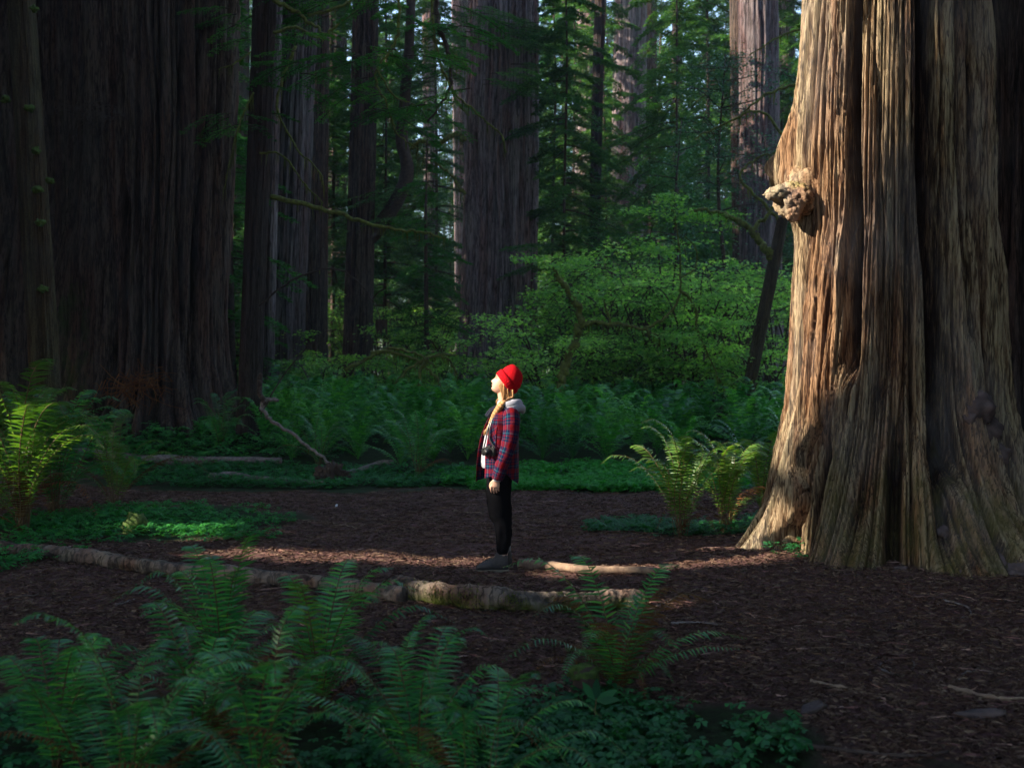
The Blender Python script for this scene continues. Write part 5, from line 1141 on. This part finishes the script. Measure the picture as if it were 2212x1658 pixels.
def dapple(p):
    q = perp(p); k = np.zeros(len(p), bool)
    for a, b, r in DAP:
        a2, b2 = perp(np.array([a, b], float)); ab = b2-a2; t = np.clip(((q-a2)@ab)/(ab@ab+1e-9), 0, 1)
        k |= (np.linalg.norm(q-a2-t[:, None]*ab, axis=1) < r) & (noise(q[:, 0]*1.1, q[:, 1]*1.1, 0, 3) > -.1)
    return k
def in_gap(p, soft, R):
    q = perp(p); k = np.zeros(len(p), bool)
    for a, b, r in GAPS:
        a2, b2 = perp(np.array([a, b], float)); ab = b2-a2; t = np.clip(((q-a2)@ab)/(ab@ab+1e-9), 0, 1)
        d = np.linalg.norm(q-a2-t[:, None]*ab, axis=1); k |= d < r+soft+R.normal(0, .06, len(p))
    return k
def shade_tree(label, x, y, h, rad, seed, n, leaf, z0=2.5, cull=True, group='shade trees added beyond the left edge'):
    R = np.random.RandomState(seed); C = np.array([x, y, H(x, y)]); rt = thing('redwood_tree', label, 'tree', C, group)
    mb = MB(); add_tube(mb, [(0, 0, -.3), (0, 0, h*.3), (0, 0, h*.7), (0, 0, h)], [rad*.17, rad*.13, rad*.08, .03], 16, rough=.1)
    trunk_o = mb.mesh('trunk')
    az = R.uniform(0, 6.28, n); z = z0+(h-z0)*R.random(n)**.9; rr = rad*np.sqrt(R.random(n))*(1-.3*((z-z0)/(h-z0))**2)
    p = np.stack([rr*np.cos(az), rr*np.sin(az), z], 1)
    if cull: p = p[~in_gap(p+C, leaf*.42, R)]  # leaves dropped wherever the sun has to reach a lit spot
    else: p = p[~dapple(p+C)]
    n = len(p); a = unit(R.normal(0, 1, (n, 3))*[1, 1, .5]); b = unit(np.cross(a, R.normal(0, 1, (n, 3))))
    V, Fq = quads(p-a*leaf*.5, a, b, leaf*R.uniform(.7, 1.2, n), leaf*.8*R.uniform(.7, 1.2, n))
    put('crown', new_mesh('crown', V, Fq, smooth=False), M['conifer'], rt)
    bad = cull and in_gap(np.stack([np.zeros(60)+x, np.zeros(60)+y, np.linspace(0, h, 60)], 1), rad*.1, R).any()
    if not bad: put('trunk', trunk_o, M['slim'], rt)
    return rt
k = 0
for i, (x, y) in enumerate([(-14, -6), (-15.5, -1.5), (-14, 3), (-16, 7), (-13.5, 11), (-15.5, 15), (-14.5, 19), (-18, 20), (-19, 1), (-19, 5), (-20, 11), (-19, -4), (-21, 16)]):
    shade_tree('unseen redwood added for shade beyond the left edge of the picture', x, y, 25, 3.6, 1000+i, 19000, .42, z0=3)
for i, (x, y) in enumerate([(-17, 24), (-18, 29), (-20, 34), (-26, 47), (-24, 27), (-27, 36)]):
    shade_tree('unseen redwood added for shade beyond the left edge of the picture', x, y, 30, 3.8, 1020+i, 9000, .6, z0=3, cull=False)
for i, (x, y) in enumerate([(9.5, 3.5), (10, 8.5), (11, 13.5), (9, -2)]):
    shade_tree('unseen redwood added for shade beyond the right edge of the picture', x, y, 22, 3.4, 1060+i, 9000, .5, z0=1.5, group='shade trees added beyond the right edge')
# tall unseen crowns added to shade the wood: foliage starts far above the picture
protoG = None
random.seed(77)
spots = []
for gx_ in np.arange(-46, 50, 8.5):
    for gy_ in np.arange(-22, 118, 8.5):
        x = gx_+random.uniform(-2.5, 2.5); y = gy_+random.uniform(-2.5, 2.5)
        zmin = EYE+y*.345+2.5 if y > 0 else 9
        # keep the sunbeam open and let more sky in above the back of the wood
        ok = True
        for zz in np.arange(12, 46, 3.):
            q = perp(np.array([[x, y, zz]]))[0]
            for a, b, r in GAPS:
                a2, b2 = perp(np.array([a, b], float)); ab = b2-a2; t = min(1, max(0, float((q-a2)@ab/(ab@ab+1e-9))))
                if np.linalg.norm(q-a2-t*ab) < 5.5+r: ok = False
        if ok and x > -24 or not (-3 < y < 30): spots.append((x, y, ok))
protos = []
for s_ in range(3):
    R = np.random.RandomState(1100+s_); n = 2600; az = R.uniform(0, 6.28, n); z = R.uniform(0, 16, n); rr = 4.6*np.sqrt(R.random(n))*(1-.5*z/16)
    nb_ = noise(rr*np.cos(az)*.6, rr*np.sin(az)*.6, z*.7, s_)>-.15; 
    p = np.stack([rr*np.cos(az), rr*np.sin(az), z], 1)[nb_]; n = len(p); a = unit(R.normal(0, 1, (n, 3))*[1, 1, .35]); b = unit(np.cross(a, R.normal(0, 1, (n, 3))))
    V, Fq = quads(p-a*.4, a, b, .9*R.uniform(.6, 1.2, n), .6*R.uniform(.6, 1.2, n)); me = new_mesh('crown', V, Fq, smooth=False); me.materials.append(M['conifer']); protos.append(me)
mb = MB(); add_tube(mb, [(0, 0, -.5), (0, 0, 10), (0, 0, 30), (0, 0, 44)], [.7, .55, .4, .1], 14, rough=.08); tkm = mb.mesh('trunk'); tkm.materials.append(M['slim'])
nn_ = 0
for (x, y, ok) in spots:
    if not ok: continue
    zl = max(15, EYE+max(y, 0)*.34+1.5)
    vis = y > -1.5 and abs(x) < max(y, 0)*.47+3.5
    if y > 22 and random.random() < OPEN: continue
    if y <= 22 and x < 1 and random.random() < .3: continue
    if vis and y < 70: base_ok = False
    else: base_ok = True
    C = (x, y, H(x, y))
    if vis:
        # the trunk would stand in view: hang this crown on the nearest real trunk only when it is close
        best = min([(abs(x-o_.location.x)+abs(y-o_.location.y), i_) for i_, o_ in enumerate([q for q in col.objects if q.name.startswith('redwood_tree') and q.parent is None])])
        par = [q for q in col.objects if q.name.startswith('redwood_tree') and q.parent is None][best[1]]
        if best[0] > 9: continue
        c = put('crown', protos[nn_ % 3], None, par); c.location = (x-par.location.x, y-par.location.y, zl); c.rotation_euler = (0, 0, random.uniform(0, 6))
    else:
        rt = thing('redwood_tree', 'tall redwood added out of the picture so its crown shades the wood', 'tree', C, 'shade redwoods added out of the picture')
        c = put('crown', protos[nn_ % 3], None, rt); c.location = (0, 0, zl); c.rotation_euler = (0, 0, random.uniform(0, 6))
        put('trunk', tkm, None, rt)
    nn_ += 1
print('crowns', nn_)
# ------------------------------------------------------------------ the air of the wood
hz, hn, hb, ho = mat_new('haze'); hn.nodes.remove(hb)
pv = N(hn, 'VolumePrincipled'); pv.inputs['Color'].default_value = (.72, .86, 1, 1); pv.inputs['Density'].default_value = HAZE; pv.inputs['Anisotropy'].default_value = .2
hn.links.new(pv.outputs[0], ho.inputs['Volume'])
x0, x1, y0, y1, z0, z1 = -140, 140, -60, 240, -3, 62
V = [(x, y, z) for z in (z0, z1) for y in (y0, y1) for x in (x0, x1)]
o = put('haze', new_mesh('haze', V, [[[0, 2, 3, 1]], [[4, 5, 7, 6]], [[0, 1, 5, 4]], [[2, 6, 7, 3]], [[0, 4, 6, 2]], [[1, 3, 7, 5]]], smooth=False), hz); tag(o, 'thin bluish air filling the wood', 'haze', kind='stuff')
